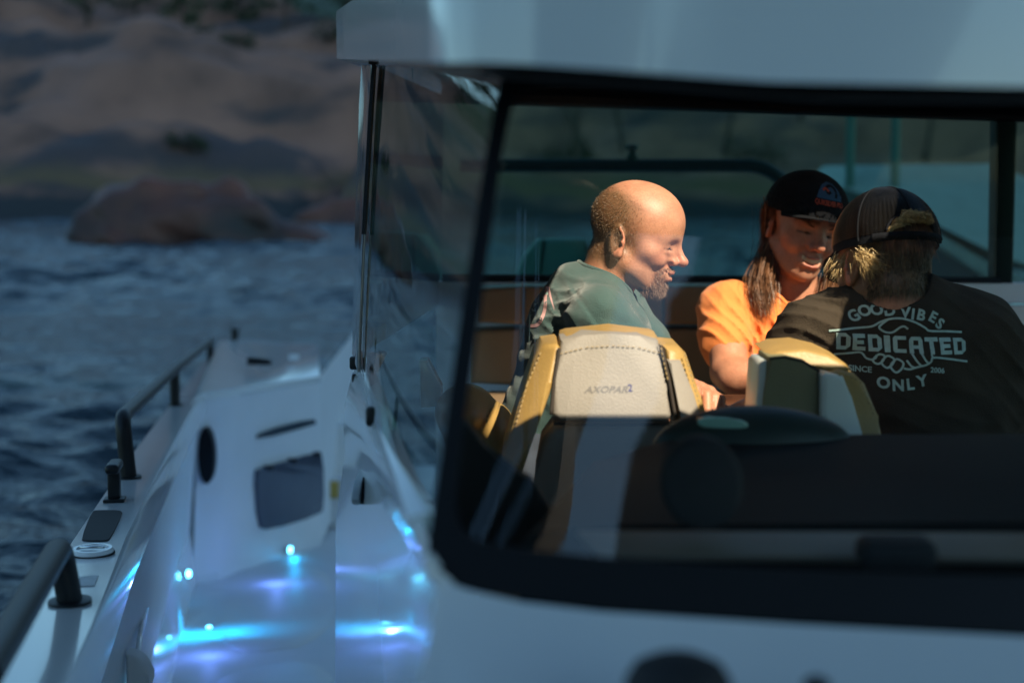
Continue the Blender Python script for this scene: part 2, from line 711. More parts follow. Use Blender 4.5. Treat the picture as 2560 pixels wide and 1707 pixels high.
# ================================================================== the setting
# ---- water
def make_water():
    m, t, b = new_mat('sea_water')
    b.inputs['Base Color'].default_value = (0.008, 0.026, 0.040, 1)
    b.inputs['Roughness'].default_value = 0.12
    b.inputs['IOR'].default_value = 1.33
    tc = t.nodes.new('ShaderNodeTexCoord')
    prev = None
    for sc, st, dist, stretch in ((3.2, 0.5, 0.12, (1, 1.7, 1)), (9.0, 0.5, 0.04, (1, 1.7, 1))):
        mp = t.nodes.new('ShaderNodeMapping')
        mp.inputs['Scale'].default_value = stretch
        mp.inputs['Rotation'].default_value = (0, 0, 0.25)
        t.links.new(tc.outputs['Object'], mp.inputs[0])
        n = t.nodes.new('ShaderNodeTexNoise')
        n.inputs['Scale'].default_value = sc
        n.inputs['Detail'].default_value = 3
        t.links.new(mp.outputs[0], n.inputs['Vector'])
        bp = t.nodes.new('ShaderNodeBump')
        bp.inputs['Strength'].default_value = st
        bp.inputs['Distance'].default_value = dist
        t.links.new(n.outputs['Fac'], bp.inputs['Height'])
        if prev:
            t.links.new(prev.outputs[0], bp.inputs['Normal'])
        prev = bp
    t.links.new(prev.outputs[0], b.inputs['Normal'])
    # lumpy surface where the waves can be told apart, a flat sheet just below it out to the horizon
    r2 = np.random.default_rng(3)
    comp = [(2 * math.pi / L, a_, A_, r2.uniform(0, 6.28)) for L, A_ in zip(np.geomspace(0.32, 2.4, 34), 0.0120 * np.geomspace(0.32, 2.4, 34) ** 0.85) for a_ in [r2.normal(1.35, 0.55)]]

    def wave(X, Y):
        wx = X + 0.35 * np.sin(Y * 0.9 + 1.3 * np.sin(X * 0.4))
        wy = Y + 0.35 * np.sin(X * 1.1 + 0.7)
        z = 0
        for k, a_, A_, ph in comp:
            z = z + A_ * np.sin(k * (wx * math.cos(a_) + wy * math.sin(a_)) + ph)
        return z * (0.75 + 0.5 * np.sin(X * 0.31 + Y * 0.17) * np.sin(Y * 0.23 - X * 0.11))
    V, Q, nv = [], [], 0
    for x0, x1, y0, y1, st in ((-14, 1.6, 3.0, 25.0, 0.085), (-62, 42, 25.0, 76.0, 0.2), (-62, -14, 3.0, 25.0, 0.3)):
        xs, ys = np.arange(x0, x1 + 1e-6, st), np.arange(y0, y1 + 1e-6, st)
        X, Y = np.meshgrid(xs, ys, indexing='ij')
        V.append(np.stack([X, Y, wave(X, Y)], -1).reshape(-1, 3))
        n0, n1 = len(xs), len(ys)
        b_ = (np.arange(n0 - 1)[:, None] * n1 + np.arange(n1 - 1)[None]).ravel() + nv
        Q.append(np.stack([b_, b_ + n1, b_ + n1 + 1, b_ + 1], 1))
        nv += n0 * n1
    big = np.array([(-1500, -1500, -0.2), (1500, -1500, -0.2), (1500, 1500, -0.2), (-1500, 1500, -0.2)], float)
    V.append(big)
    Q.append(np.array([[nv, nv + 1, nv + 2, nv + 3]]))
    o = np_mesh('water', np.concatenate(V), np.concatenate(Q), m)
    o['kind'] = 'structure'
    return o


make_water()


# ---- rocky shore
def shore_mat():
    m, t, b = new_mat('granite')
    tc = t.nodes.new('ShaderNodeTexCoord')
    sep = t.nodes.new('ShaderNodeSeparateXYZ')
    t.links.new(tc.outputs['Object'], sep.inputs[0])

    def nz(scale, detail=6, stretch=(1, 1, 1)):
        mp = t.nodes.new('ShaderNodeMapping')
        mp.inputs['Scale'].default_value = stretch
        t.links.new(tc.outputs['Object'], mp.inputs[0])
        n = t.nodes.new('ShaderNodeTexNoise')
        n.inputs['Scale'].default_value = scale
        n.inputs['Detail'].default_value = detail
        t.links.new(mp.outputs[0], n.inputs['Vector'])
        return n.outputs['Fac']

    def ramp(fac, stops):
        c = t.nodes.new('ShaderNodeValToRGB')
        while len(c.color_ramp.elements) < len(stops):
            c.color_ramp.elements.new(0.5)
        for e, (p, col) in zip(c.color_ramp.elements, stops):
            e.position = p
            e.color = (*col, 1)
        t.links.new(fac, c.inputs[0])
        return c.outputs[0]

    def mix(fac, a, bb):
        x = t.nodes.new('ShaderNodeMix')
        x.data_type = 'RGBA'
        t.links.new(fac, x.inputs['Factor'])
        for s, k in ((a, 'A'), (bb, 'B')):
            if isinstance(s, tuple):
                x.inputs[k].default_value = (*s, 1)
            else:
                t.links.new(s, x.inputs[k])
        return x.outputs['Result']

    base = ramp(nz(0.22, 7), [(0.3, (0.125, 0.064, 0.046)), (0.5, (0.245, 0.122, 0.086)), (0.72, (0.31, 0.155, 0.11))])
    stain = ramp(nz(0.16, 6, (0.45, 1, 1.5)), [(0.52, (0, 0, 0)), (0.60, (0.85, 0.85, 0.85))])
    c1 = mix(stain, base, (0.035, 0.036, 0.042))
    # ochre lichen belt just above the wet zone
    zz = t.nodes.new('ShaderNodeMath')
    zz.operation = 'MULTIPLY_ADD'
    t.links.new(nz(0.18, 4), zz.inputs[0])
    zz.inputs[1].default_value = 3.2
    t.links.new(sep.outputs['Z'], zz.inputs[2])
    sc_ = t.nodes.new('ShaderNodeMath')
    sc_.operation = 'MULTIPLY'
    sc_.inputs[1].default_value = 0.1
    t.links.new(zz.outputs[0], sc_.inputs[0])
    belt = ramp(sc_.outputs[0], [(0.27, (0, 0, 0)), (0.32, (1, 1, 1)), (0.37, (0.6, 0.6, 0.6)), (0.43, (0, 0, 0))])
    c2 = mix(belt, c1, (0.125, 0.085, 0.042))
    wet = ramp(sc_.outputs[0], [(0.22, (1, 1, 1)), (0.29, (0, 0, 0))])
    ab = t.nodes.new('ShaderNodeMath')
    ab.operation = 'SUBTRACT'
    t.links.new(nz(0.13, 3, (0.7, 1, 1.3)), ab.inputs[0])
    ab.inputs[1].default_value = 0.5
    ab2 = t.nodes.new('ShaderNodeMath')
    ab2.operation = 'ABSOLUTE'
    t.links.new(ab.outputs[0], ab2.inputs[0])
    crack = ramp(ab2.outputs[0], [(0.004, (0.9, 0.9, 0.9)), (0.018, (0, 0, 0))])
    c3 = mix(wet, c2, (0.022, 0.026, 0.030))
    t.links.new(c3, b.inputs['Base Color'])
    b.inputs['Roughness'].default_value = 0.75
    bp = t.nodes.new('ShaderNodeBump')
    bp.inputs['Strength'].default_value = 0.7
    bp.inputs['Distance'].default_value = 0.25
    t.links.new(nz(0.9, 8), bp.inputs['Height'])
    t.links.new(bp.outputs[0], b.inputs['Normal'])
    return m


M['rock'] = shore_mat()


def shore_y(x):
    return 74 + 1.6 * math.sin(x * 0.13 + 1) + 1.0 * math.sin(x * 0.31)


def rock_h(x, y):
    t = y - shore_y(x)
    h = -0.8 + 1.5 * (1 - math.exp(-max(t, -1) * 0.8)) if t > -1.5 else -1.5
    if t > 0:
        n1 = fbm(x, y, 0.045, 3.0, 4)
        n2 = fbm(x + 40, y * 1.6, 0.13, 9.0, 3)
        slab_ = 9.6 * (1 - math.exp(-((t / 15.0) ** 1.35))) + 0.07 * t
        ledge = 1.1 * math.tanh(3 * math.sin(t * 0.55 + 1.6 * n1 + x * 0.045))
        h += slab_ * (1 + 0.22 * n1) + min(1, t / 4) * (2.4 * n1 + 1.5 * n2 + ledge * 1.0)
        # a gully running up the slope
        g = math.exp(-((x - (-11.5 + 0.32 * t)) / 1.3) ** 2)
        h -= 3.0 * g * min(1, t / 3)
    return h


def make_shore():
    xs = np.arange(-120, 90.1, 0.75)
    ys = np.arange(70, 132.1, 0.75)
    V = [(x, y, rock_h(x, y)) for x in xs for y in ys]
    ny = len(ys)
    Q = [(i * ny + j, (i + 1) * ny + j, (i + 1) * ny + j + 1, i * ny + j + 1) for i in range(len(xs) - 1) for j in range(ny - 1)]
    o = mesh_obj('rocky_shore', V, Q, M['rock'], None, 60)
    o['kind'] = 'structure'
    # hillside behind the slabs and the ground under everything
    bm = bmesh.new()
    rows = []
    for y, z in ((131.5, 12), (150, 20), (190, 27), (260, 36)):
        rows.append([Vector((x, y, z + 2.0 * fbm(x, y, 0.03, 1.0, 3))) for x in range(-260, 261, 13)])
    strip(bm, rows)
    o = obj('wooded_hill', bm, M['leaf'])
    o['kind'] = 'structure'


make_shore()


def boulder(name, label, c, parts, seed):
    def f(p):
        d = None
        for (cc, rr) in parts:
            e = ell(p, cc, rr)
            d = e if d is None else smin(d, e, 0.6)
        q = p * 1.1 + seed
        d = d + 0.24 * np.sin(q[:, 0] * 1.3 + np.sin(q[:, 2] * 2.1)) * np.sin(q[:, 1] * 1.7 + q[:, 2] * 1.6) + 0.12 * np.abs(np.sin(q[:, 0] * 1.9 + q[:, 2] * 1.1 + 0.8 * np.sin(q[:, 1] * 2))) + 0.05 * np.sin(q[:, 0] * 4.1 + q[:, 2] * 3) * np.sin(q[:, 2] * 5.3)
        return d
    lo = np.min([np.array(a) - np.array(b) for a, b in parts], 0) - 0.4
    hi = np.max([np.array(a) + np.array(b) for a, b in parts], 0) + 0.4
    V, Q = nets(f, lo, hi, 0.12)
    o = np_mesh(name, V + np.array(c), Q, M['boulder'])
    tag(o, label, 'boulder')
    return o


M['boulder'] = mat('dark_wet_boulder', (0.020, 0.018, 0.020), 0.6, var=0.4, vscale=0.32, bump=0.5, bscale=3, col2=(0.16, 0.055, 0.034))
b0 = at(450, 595, 46)
b0.z = 0
boulder('boulder', 'large rounded dark boulder with a reddish flank rising out of the water', b0,
        [((-0.9, 0, 0.3), (2.6, 2.0, 1.75)), ((1.0, 0.4, 0.35), (2.0, 1.8, 1.55)), ((3.0, 0.8, -0.25), (2.2, 1.6, 0.9))], 0.0)
b1 = at(860, 560, 66)
b1.z = 0
boulder('boulder', 'low grey boulder at the waterline beside the cabin edge', b1, [((0, 0, 0), (2.6, 1.6, 1.1)), ((2.4, 0, -0.2), (2.2, 1.4, 0.9))], 4.0)


# ---- unseen bluff added behind camera so the windscreen mirrors dark with a sky band
for side in (-1, 1):
    V, Q = [], []
    nz_, nx_ = 30, 16
    for k in range(nz_):
        z = -1 + 46.0 * k / (nz_ - 1)
        gap = 1.2 + (z - 17.5) * 0.29
        for i in range(nx_):
            t = i / (nx_ - 1)
            x = gap + side * (1.3 + t * (12 if side > 0 else 14))
            h = 1 - 0.25 * t
            V.append((x + 0.5 * fbm(z, x, 0.3, 2.0, 3), -30 + 2.2 * fbm(x, z, 0.12, 5.0, 4), z * h))
    n0 = len(V)
    V += [(x, y - 7, z * 0.98) for x, y, z in V]
    for k in range(nz_ - 1):
        for i in range(nx_ - 1):
            a = k * nx_ + i
            Q.append((a, a + 1, a + nx_ + 1, a + nx_))
            Q.append((n0 + a, n0 + a + nx_, n0 + a + nx_ + 1, n0 + a + 1))
    for k in range(nz_ - 1):
        for i in (0, nx_ - 1):
            a = k * nx_ + i
            Q.append((a, a + nx_, n0 + a + nx_, n0 + a))
    for i in range(nx_ - 1):
        a = (nz_ - 1) * nx_ + i
        Q.append((a, a + 1, n0 + a + 1, n0 + a))
    o = mesh_obj('added_bluff', V, Q, mat('added_dark_rock', (0.05, 0.045, 0.04), 0.85, var=0.4, vscale=0.3), None, 60)
    o['kind'] = 'structure'


# ---- trees and bushes on the rock
def leaf_cloud(bm, centres, n, size, rx):
    for (c, r) in centres:
        for _ in range(n):
            d = Vector((random.gauss(0, 1), random.gauss(0, 1), random.gauss(0, 0.7)))
            d = d.normalized() * (random.random() ** 0.45) * r
            p = c + d
            a = Vector((random.uniform(-1, 1), random.uniform(-1, 1), random.uniform(-1, 1))).normalized() * size * random.uniform(0.6, 1.3)
            b = a.cross(Vector((random.uniform(-1, 1), random.uniform(-1, 1), random.uniform(-1, 1)))).normalized() * size * 0.45
            vs = [bm.verts.new(p - a), bm.verts.new(p + b), bm.verts.new(p + a), bm.verts.new(p - b)]
            bm.faces.new(vs)


def pine_meshes():
    bm = bmesh.new()
    pts = [(0, 0, -0.5), (0.1, 0, 2.5), (0.05, 0.1, 5), (0.2, 0, 8)]
    tube(bm, pts, [0.22, 0.17, 0.11, 0.03], 8)
    cs = []
    for k in range(16):
        z = 2.0 + k * 0.4
        a = k * 2.4
        L = 1.9 * (1 - (k / 20.0)) + 0.3
        e = Vector((math.cos(a) * L, math.sin(a) * L, z + 0.2))
        tube(bm, [(0.08, 0.05, z), e], [0.05, 0.015], 5)
        cs.append((e, 0.75))
        cs.append((e * 0.55 + Vector((0, 0, z * 0.45)), 0.7))
    bmesh.ops.recalc_face_normals(bm, faces=bm.faces)
    t = bpy.data.meshes.new('trunk')
    bm.to_mesh(t)
    bm.free()
    t.materials.append(M['bark'])
    bm = bmesh.new()
    leaf_cloud(bm, cs, 45, 0.22, 1)
    c = bpy.data.meshes.new('crown')
    bm.to_mesh(c)
    bm.free()
    c.materials.append(M['leaf'])
    return t, c


PT, PC = pine_meshes()
for i in range(20):
    px = -80 + i * 140 + random.uniform(-40, 40)
    Y = random.uniform(104, 118)
    x = (px - 1280) / F * Y
    z = rock_h(x, Y)
    k_ = ('at the far left edge of the ridge', 'on the ridge above the boulder', 'on the ridge above the gully bush', 'on the ridge beside the roof corner')[min(i, 6) // 2] if px < 900 else None
    nth = ('first', 'second')[i % 2]
    if k_:
        lab = nth + ' dark pine tree ' + k_
    else:
        lab = 'dark pine tree on the ridge hidden behind the boat roof'
    t = thing('pine_tree', lab, 'tree', (x, Y, z - 0.3), 'pine trees on the ridge')
    sc = random.uniform(0.8, 1.3)
    t.scale = (sc, sc, sc)
    t.rotation_euler = (0, 0, random.uniform(0, 6))
    for nm, me in (('trunk', PT), ('crown', PC)):
        o = bpy.data.objects.new(nm, me)
        C.objects.link(o)
        o.parent = t


def bush(px, py, Y, r, label):
    p = at(px, py, Y)
    z = rock_h(p.x, Y)
    p.z = z
    t = thing('bush', label, 'bush', p)
    bm = bmesh.new()
    for k in range(7):
        a = k * 0.9
        tube(bm, [p, p + Vector((math.cos(a) * r * 0.5, math.sin(a) * r * 0.5, r * 0.8))], [0.05, 0.02], 5)
    obj('stem', bm, M['bark'], t)
    bm = bmesh.new()
    leaf_cloud(bm, [(p + Vector((random.uniform(-1, 1) * r, random.uniform(-0.5, 0.5) * r, r * random.uniform(0.3, 1.0))), r * 0.5) for _ in range(9)], 45, 0.14, 1)
    obj('foliage', bm, M['bush'], t)


bush(592, 130, 92, 1.3, 'green bush in the gully of the granite slope')
bush(820, 75, 98, 1.6, 'dark bush on the ridge beside the roof corner')
bush(470, 395, 78, 0.9, 'small dark bush at the foot of the slab above the boulder')
bush(1400, 500, 80, 1.6, 'dark bush behind the black rail left of the bald man')
bush(1880, 520, 80, 1.7, 'dark bush on the shore behind the man in orange')

for i, (px, py, Y, lean, hgt) in enumerate(((1560, 420, 84, -0.25, 6), (1480, 430, 83, -0.45, 5), (1420, 420, 84, 0.15, 4.5), (1720, 420, 86, 0.05, 6.5), (1810, 430, 84, 0.1, 6), (2000, 420, 85, -0.1, 6), (2310, 430, 83, 0.08, 6), (2440, 430, 85, 0.15, 6.5), (2400, 420, 84, 0.03, 6))):
    p = at(px, py, Y)
    p.z = rock_h(p.x, Y) - 0.2
    lab = ['bare leaning trunk behind the knob of the black rail', 'bare trunk leaning sharply left above the black rail', 'thin bare sapling above the left end of the black rail', 'bare trunk above the bald man, right of the rail knob', 'bare trunk above the bend of the black rail',
           'bare trunk above the black cap with lettering', 'bare dark trunk above the moored boat, leftmost of three', 'bare dark trunk beside the window post', 'bare dark trunk above the moored boat, middle one of three'][i]
    t = thing('bare_tree', lab, 'tree', p, 'bare trees on the shore')
    bm = bmesh.new()
    q = p + Vector((lean * hgt, 0, hgt))
    tube(bm, [p, p.lerp(q, 0.5) + Vector((0.15, 0, 0)), q], [0.17, 0.12, 0.05], 7)
    obj('trunk', bm, M['bark'], t)
    bm = bmesh.new()
    for k in range(5):
        a = p.lerp(q, 0.35 + 0.13 * k)
        s = -1 if k % 2 else 1
        tube(bm, [a, a + Vector((s * random.uniform(0.5, 1.3), random.uniform(-0.4, 0.4), random.uniform(0.5, 1.1)))], [0.05, 0.015], 5)
    obj('branch', bm, M['bark'], t)

# ---- unseen mass of puffs added to shade the far shore and open water
bm = bmesh.new()
cc = Vector((0, 100, 0)) + sdir * (320 / sdir.z)
for k in range(150):
    q = bmesh.ops.create_icosphere(bm, subdivisions=2, radius=1.0)
    r = random.uniform(22, 38)
    c = cc + Vector((random.uniform(-170, 95), random.uniform(-62, 190), random.uniform(-4, 6)))
    bmesh.ops.scale(bm, vec=(r, r * 0.8, r * 0.33), verts=q['verts'])
    bmesh.ops.translate(bm, vec=c, verts=q['verts'])
for k in range(40):
    q = bmesh.ops.create_icosphere(bm, subdivisions=2, radius=1.0)
    r = random.uniform(8, 11)
    bmesh.ops.scale(bm, vec=(r, r * 0.75, r * 0.5), verts=q['verts'])
    bmesh.ops.translate(bm, vec=cc + Vector((-36 + 46 * (k % 20) / 19.0, random.uniform(-81, -77) if k < 20 else random.uniform(-74, -62), random.uniform(-3, 3))), verts=q['verts'])
o = obj('shade_cloud', bm, M['shade_cloud'], None, 80)
tag(o, 'flat white mass added out of view to shade the far shore', 'shade_cloud')

# ---- unseen canvas sheet added overhead to shade side deck and bow
bm = bmesh.new()
AZ = HC + 9.0
DX = (9.0 - 2.55) / math.tan(SUN_EL) * math.sin(SUN_AZ)
DY = -(9.0 - 2.55) / math.tan(SUN_EL) * math.cos(SUN_AZ)
pts = [(-3.4 + DX, -4.2 + DY), (4.6 + DX, -4.2 + DY), (4.6 + DX, -0.34 + DY), (1.32 + DX, -0.34 + DY), (1.32 + DX, 1.13 + DY), (6.8 + DX, 1.13 + DY), (6.8 + DX, 9.5 + DY), (-3.4 + DX, 9.5 + DY)]
slab(bm, [Vector((x, y, AZ)) for x, y in pts], (0, 0, 0.01))
aw = thing('added_shade_sheet', 'pale canvas sheet added out of view to shade the bow and side deck', 'shade_sheet', (DX, DY, 0))
obj('canvas', bm, M['canvas'], aw)
for x, y in ((-3.3 + DX, -4.1 + DY), (4.5 + DX, -4.1 + DY), (4.5 + DX, -0.44 + DY), (-3.3 + DX, 2.5 + DY)):
    bm = bmesh.new()
    tube(bm, [(x, y, -0.5), (x, y, AZ - 0.003)], 0.04, 10)
    obj('pole', bm, M['steel'], aw)

# ================================================================== the boat
boat = thing('motor_boat', 'white walkaround motor boat with a black framed windscreen, seen from its bow', 'boat', (0.2, 4.5, 0.0))


def boat_part(name, bm, m, parent=None, ang=35):
    return obj(name, bm, m, parent or boat, ang)


# gunwale: outer and inner edges measured along its sloping level
outer = [gun(x, y) for x, y in ((-60, 1760), (60, 1560), (112, 1440), (171, 1355), (240, 1255), (330, 1128), (430, 1000), (549, 852))]
inner = [gun(x, y) for x, y in ((150, 1760), (238, 1560), (285, 1440), (322, 1340), (362, 1255), (420, 1140), (478, 1030), (520, 962))]
bm = bmesh.new()
rows = []
for a, b in zip(outer, inner):
    wv = (b - a)
    rows.append([a + Vector((-0.02, 0, -1.1)), a + Vector((0, 0, -0.10)), a + Vector((0, 0, -0.012)), a + wv * 0.06, b - wv * 0.05, b + Vector((0, 0, -0.012)), b + Vector((0.004, 0, -0.09))])
strip(bm, rows)
boat_part('gunwale', bm, M['gelcoat'], ang=40)
# inner side wall of the side deck
bm = bmesh.new()
rows = []
wall_in = [gun(x, y) for x, y in ((150, 1760), (238, 1560), (285, 1440), (322, 1340), (362, 1255), (420, 1140), (478, 1030), (506, 985), (514, 968))]
for b in wall_in:
    fz = FA + FB * b.y
    rows.append([b + Vector((0.002, 0, -0.085)), b + Vector((-0.03, 0, -0.16)), Vector((b.x - 0.085, b.y, fz + 0.14)), Vector((b.x - 0.088, b.y, fz + 0.05)), Vector((b.x - 0.055, b.y, fz + 0.001))])
strip(bm, rows)
boat_part('side_wall', bm, M['deck'], ang=25)


def wall_x(Y):
    ys = [b.y for b in wall_in]
    return float(np.interp(Y, ys, [b.x for b in wall_in]))


# floor
bm = bmesh.new()
rows = []
for Y in (1.0, 2.5, 4.0, 5.5, 7.0, 9.0, 11.0):
    z = FA + FB * Y
    rows.append([Vector((x, Y, z)) for x in (wall_x(Y) - 0.07 - max(0, Y - 6.0) * 0.13, -0.75 if Y > 2 else -0.3, -0.2, 0.8, 2.2)])
strip(bm, rows)
boat_part('side_deck_floor', bm, M['deck'])
# moulded tread areas on the floor, standing a little proud
for pl in ([(600, 1452), (830, 1400), (842, 1600), (560, 1640), (548, 1540)], [(330, 1440), (470, 1428), (522, 1470), (505, 1560), (380, 1600), (300, 1560)], [(560, 1672), (842, 1640), (850, 1900), (480, 1900), (500, 1760)]):
    bm = bmesh.new()
    slab(bm, smooth_loop([flr(x, y, 0.004) for x, y in pl], 2), (0, 0, -0.02), 0.003, 2)
    boat_part('tread_panel', bm, M['deck'])
# hull below
bm = bmesh.new()
rows = []
for a in outer + [Vector((-1.75, 10.5, 0.9))]:
    rows.append([a + Vector((-0.01, 0, -0.14)), Vector((a.x + 0.05, a.y, 0.25)), Vector((a.x + 0.35, a.y, -0.4)), Vector((1.0, a.y, -0.7))])
strip(bm, rows)
boat_part('hull', bm, M['gelcoat'], ang=60)

# aft cabinet at the end of the side deck
TFL, TFR, TBR, TBL = gun(510, 978, 0.002), at(800, 938, 6.85), at(795, 862, 8.6), at(560, 850, 8.6)
bm = bmesh.new()
top = [gun(470, 1018, 0.003), TFL, at(600, 968, 6.25), TFR, TBR, at(600, 846, 8.7), at(549, 853, 8.0)]
slab(bm, top, (0, 0, -0.035), 0.008, 3)
boat_part('cabinet_top', bm, M['gelcoat'])
bm = bmesh.new()
fl = [at(506, 985, 5.95), at(520, 984, 6.0), at(545, 980, 6.06), at(600, 972, 6.27), at(700, 957, 6.56), at(797, 944, 6.84)]
rows = []
for i, p in enumerate(fl):
    fz = FA + FB * p.y
    xr = (-0.06, -0.03, -0.005, 0.0, 0.0, 0.0)[i]
    rows.append([p + Vector((0, 0.0, 0.0)), p + Vector((xr * 0.2, 0.012, -0.02)), p + Vector((xr * 0.6, 0.012, -0.28)), Vector((p.x + xr, p.y + 0.012, fz + 0.07)), Vector((p.x + xr * 1.05, p.y - 0.015, fz + 0.025)), Vector((p.x + xr * 1.1, p.y - 0.07, fz + 0.001))])
strip(bm, rows)
rb = rows[-1]
strip(bm, [rb, [p + Vector((-0.02, 2.2, 0.05)) for p in rb]])
cab = boat_part('cabinet', bm, M['deck'], ang=28)
# its recessed grip slot, smoked hatch door and oval opening
CFN = (at(797, 1100, 6.85) - at(545, 1100, 6.06)).normalized()
CFO = Vector((CFN.y, -CFN.x, 0)).normalized()


def cface(px, py, out=0.0):
    """point on the cabinet's front face"""
    t = (px - 545) / (797 - 545)
    return at(px, py, 6.06 + (6.85 - 6.06) * t) + CFO * out


bm = bmesh.new()
slab(bm, smooth_loop([cface(640, 1100, 0.004), cface(658, 1078, 0.004), cface(780, 1045, 0.004), cface(792, 1056, 0.004), cface(780, 1063, 0.004)], 1), -CFO * 0.04)
boat_part('grip_slot', bm, M['hull_dark'], cab)
bm = bmesh.new()
ol = [cface(638, 1176, 0.012), cface(655, 1168, 0.012), cface(790, 1128, 0.012), cface(803, 1136, 0.012), cface(806, 1270, 0.012), cface(795, 1285, 0.012), cface(664, 1326, 0.012), cface(645, 1315, 0.012)]
slab(bm, smooth_loop(ol, 1), -CFO * 0.03, 0.005, 2)
hd = boat_part('smoked_hatch', bm, M['smoked'], cab)
for hx, hy in ((664, 1168), (724, 1150), (784, 1134)):
    bm = bmesh.new()
    box(bm, cface(hx, hy, 0.016), (0.045, 0.02, 0.022), None, 0.004)
    boat_part('hinge', bm, M['black'], cab)
bm = bmesh.new()
cx, cy = 519, 1136
c0 = at(cx, cy, 6.0)
ring = [c0 + Vector((math.cos(a) * 0.034, -0.035, math.sin(a) * 0.122 + math.copysign(0.0, 1))) for a in [k * 2 * math.pi / 28 for k in range(28)]]
slab(bm, ring, (0.0, 0.06, 0), 0.006, 2)
boat_part('oval_opening', bm, M['frame'], cab)
# small T handle and fittings on top of the cabinet
bm = bmesh.new()
h0, h1 = at(620, 905, 6.9), at(676, 912, 6.9)
tube(bm, [h0 + Vector((0, 0, 0.012)), h1 + Vector((0, 0, 0.012))], 0.016, 10)
box(bm, (h0 + h1) / 2, (0.12, 0.05, 0.012), None, 0.003)
boat_part('latch_handle', bm, M['black'])
bm = bmesh.new()
p = at(735, 893, 7.4)
box(bm, p, (0.05, 0.03, 0.03), None, 0.006)
boat_part('deck_fitting', bm, M['gelcoat'])
# stern objects beyond the cabinet
bm = bmesh.new()
slab(bm, [at(798, 1056, 7.6), at(868, 1056, 7.6), at(868, 1200, 7.4), at(808, 1200, 7.4)], (0, 0.5, 0), 0.02, 2)
boat_part('stern_locker', bm, M['gelcoat'])
bm = bmesh.new()
slab(bm, [at(815, 1200, 7.3), at(868, 1200, 7.3), at(868, 1390, 7.2), at(818, 1390, 7.2)], (0, 0.3, 0), 0.01, 2)
boat_part('stern_locker', bm, M['deck'])
bm = bmesh.new()
slab(bm, [at(824, 1204, 7.22), at(846, 1204, 7.22), at(846, 1246, 7.22), at(824, 1246, 7.22)], (0, 0.04, 0), 0.006, 2)
boat_part('yellow_latch', bm, M['brass'])
bm = bmesh.new()
slab(bm, smooth_loop([at(852, 925, 9), at(868, 922, 9), at(876, 945, 9), at(872, 1000, 9), at(868, 1060, 9), at(850, 1060, 9), at(856, 980, 9)], 1), (0, 0.1, 0), 0.01)
boat_part('swim_ladder_rail', bm, M['gelcoat'])
bm = bmesh.new()
for x0 in (812, 838):
    tube(bm, [at(x0, 1060, 9), at(x0, 950, 9)], 0.016, 8)
for y0 in (950, 985, 1020):
    tube(bm, [at(812, y0, 9), at(846, y0, 9)], 0.010, 6)
boat_part('stern_rail', bm, M['steel'])

# moulded edge of a recess low on the side wall
bm = bmesh.new()
tube(bm, fillet([at(372, 1494, 3.9), Vector((wall_x(3.2) - 0.035, 3.2, at(330, 1592, 3.2).z)), Vector((wall_x(2.9) - 0.03, 2.9, at(348, 1780, 2.9).z))], 0.06, 6), 0.0065, 10)
boat_part('recess_edge', bm, M['gelcoat'])
bm = bmesh.new()
c0 = at(350, 1700, 2.95)
c0.x = wall_x(2.95) - 0.045
ring = [c0 + Vector((math.cos(a) * 0.050, 0, math.sin(a) * 0.058)) for a in [k * math.pi / 16 - math.pi / 2 for k in range(17)]]
slab(bm, ring, (0, 0.05, 0), 0.008)
boat_part('round_step', bm, M['deck'])

# handrails
GR = 0.019


def rail(pts, rad, name='handrail', posts=()):
    bm = bmesh.new()
    tube(bm, fillet(pts, rad, 7), GR, 16)
    o = boat_part(name, bm, M['black'])
    for (base, toppt) in posts:
        bm = bmesh.new()
        tube(bm, [base + Vector((0, 0, 0.0)), base + Vector((0, 0, 0.006)), base + Vector((0, 0, 0.0061)), toppt], [GR * 1.55, GR * 1.5, GR, GR], 16)
        boat_part('post', bm, M['black'], o)
    return o


UPV = Vector((0, 0, 0.150))
p1, p2, p3 = gun(322, 1195), gun(438, 1014), gun(527, 911)
rail([p1 + Vector((0, 0, 0.006)), p1 + UPV + Vector((-0.012, 0, 0)), p2 + UPV * 0.92, p3 + UPV * 0.86 + Vector((-0.0, 0.02, 0))], 0.05,
     posts=[(p2, p2 + UPV * 0.92), (p3, p3 + UPV * 0.86)])
bm = bmesh.new()
lathe(bm, [(GR * 1.6, 0), (GR * 1.6, 0.006), (GR * 1.05, 0.007)], p1, 20)
boat_part('post_flange', bm, M['black'])
n0 = gun(175, 1508)
n1 = gun(40, 1900)
rail([n0 + Vector((0, 0, 0.004)), n0 + Vector((-0.012, 0.0, 0.088)), n1 + Vector((-0.03, 0, 0.088))], 0.05)
bm = bmesh.new()
lathe(bm, [(GR * 1.7, 0), (GR * 1.7, 0.006), (GR * 1.05, 0.008)], n0, 20)
boat_part('post_flange', bm, M['black'])
p5 = at(587, 855, 8.4)
bm = bmesh.new()
lathe(bm, [(0.03, 0), (0.03, 0.01), (0.022, 0.012), (0.022, 0.06), (0.03, 0.066), (0.026, 0.085)], p5, 16)
boat_part('stern_bollard', bm, M['black'])

# cleat
c0 = gun(287, 1252)
bm = bmesh.new()
ax = (p1 - c0).normalized()
rot = ax.to_track_quat('Y', 'Z').to_matrix()
box(bm, c0 + Vector((0, 0, 0.004)), (0.045, 0.055, 0.008), rot, 0.002)
box(bm, c0 + Vector((0, 0, 0.035)), (0.026, 0.036, 0.06), rot, 0.004)
box(bm, c0 + Vector((-0.002, 0.01, 0.075)), (0.030, 0.115, 0.022), rot, 0.009, 3)
boat_part('cleat', bm, M['black'])
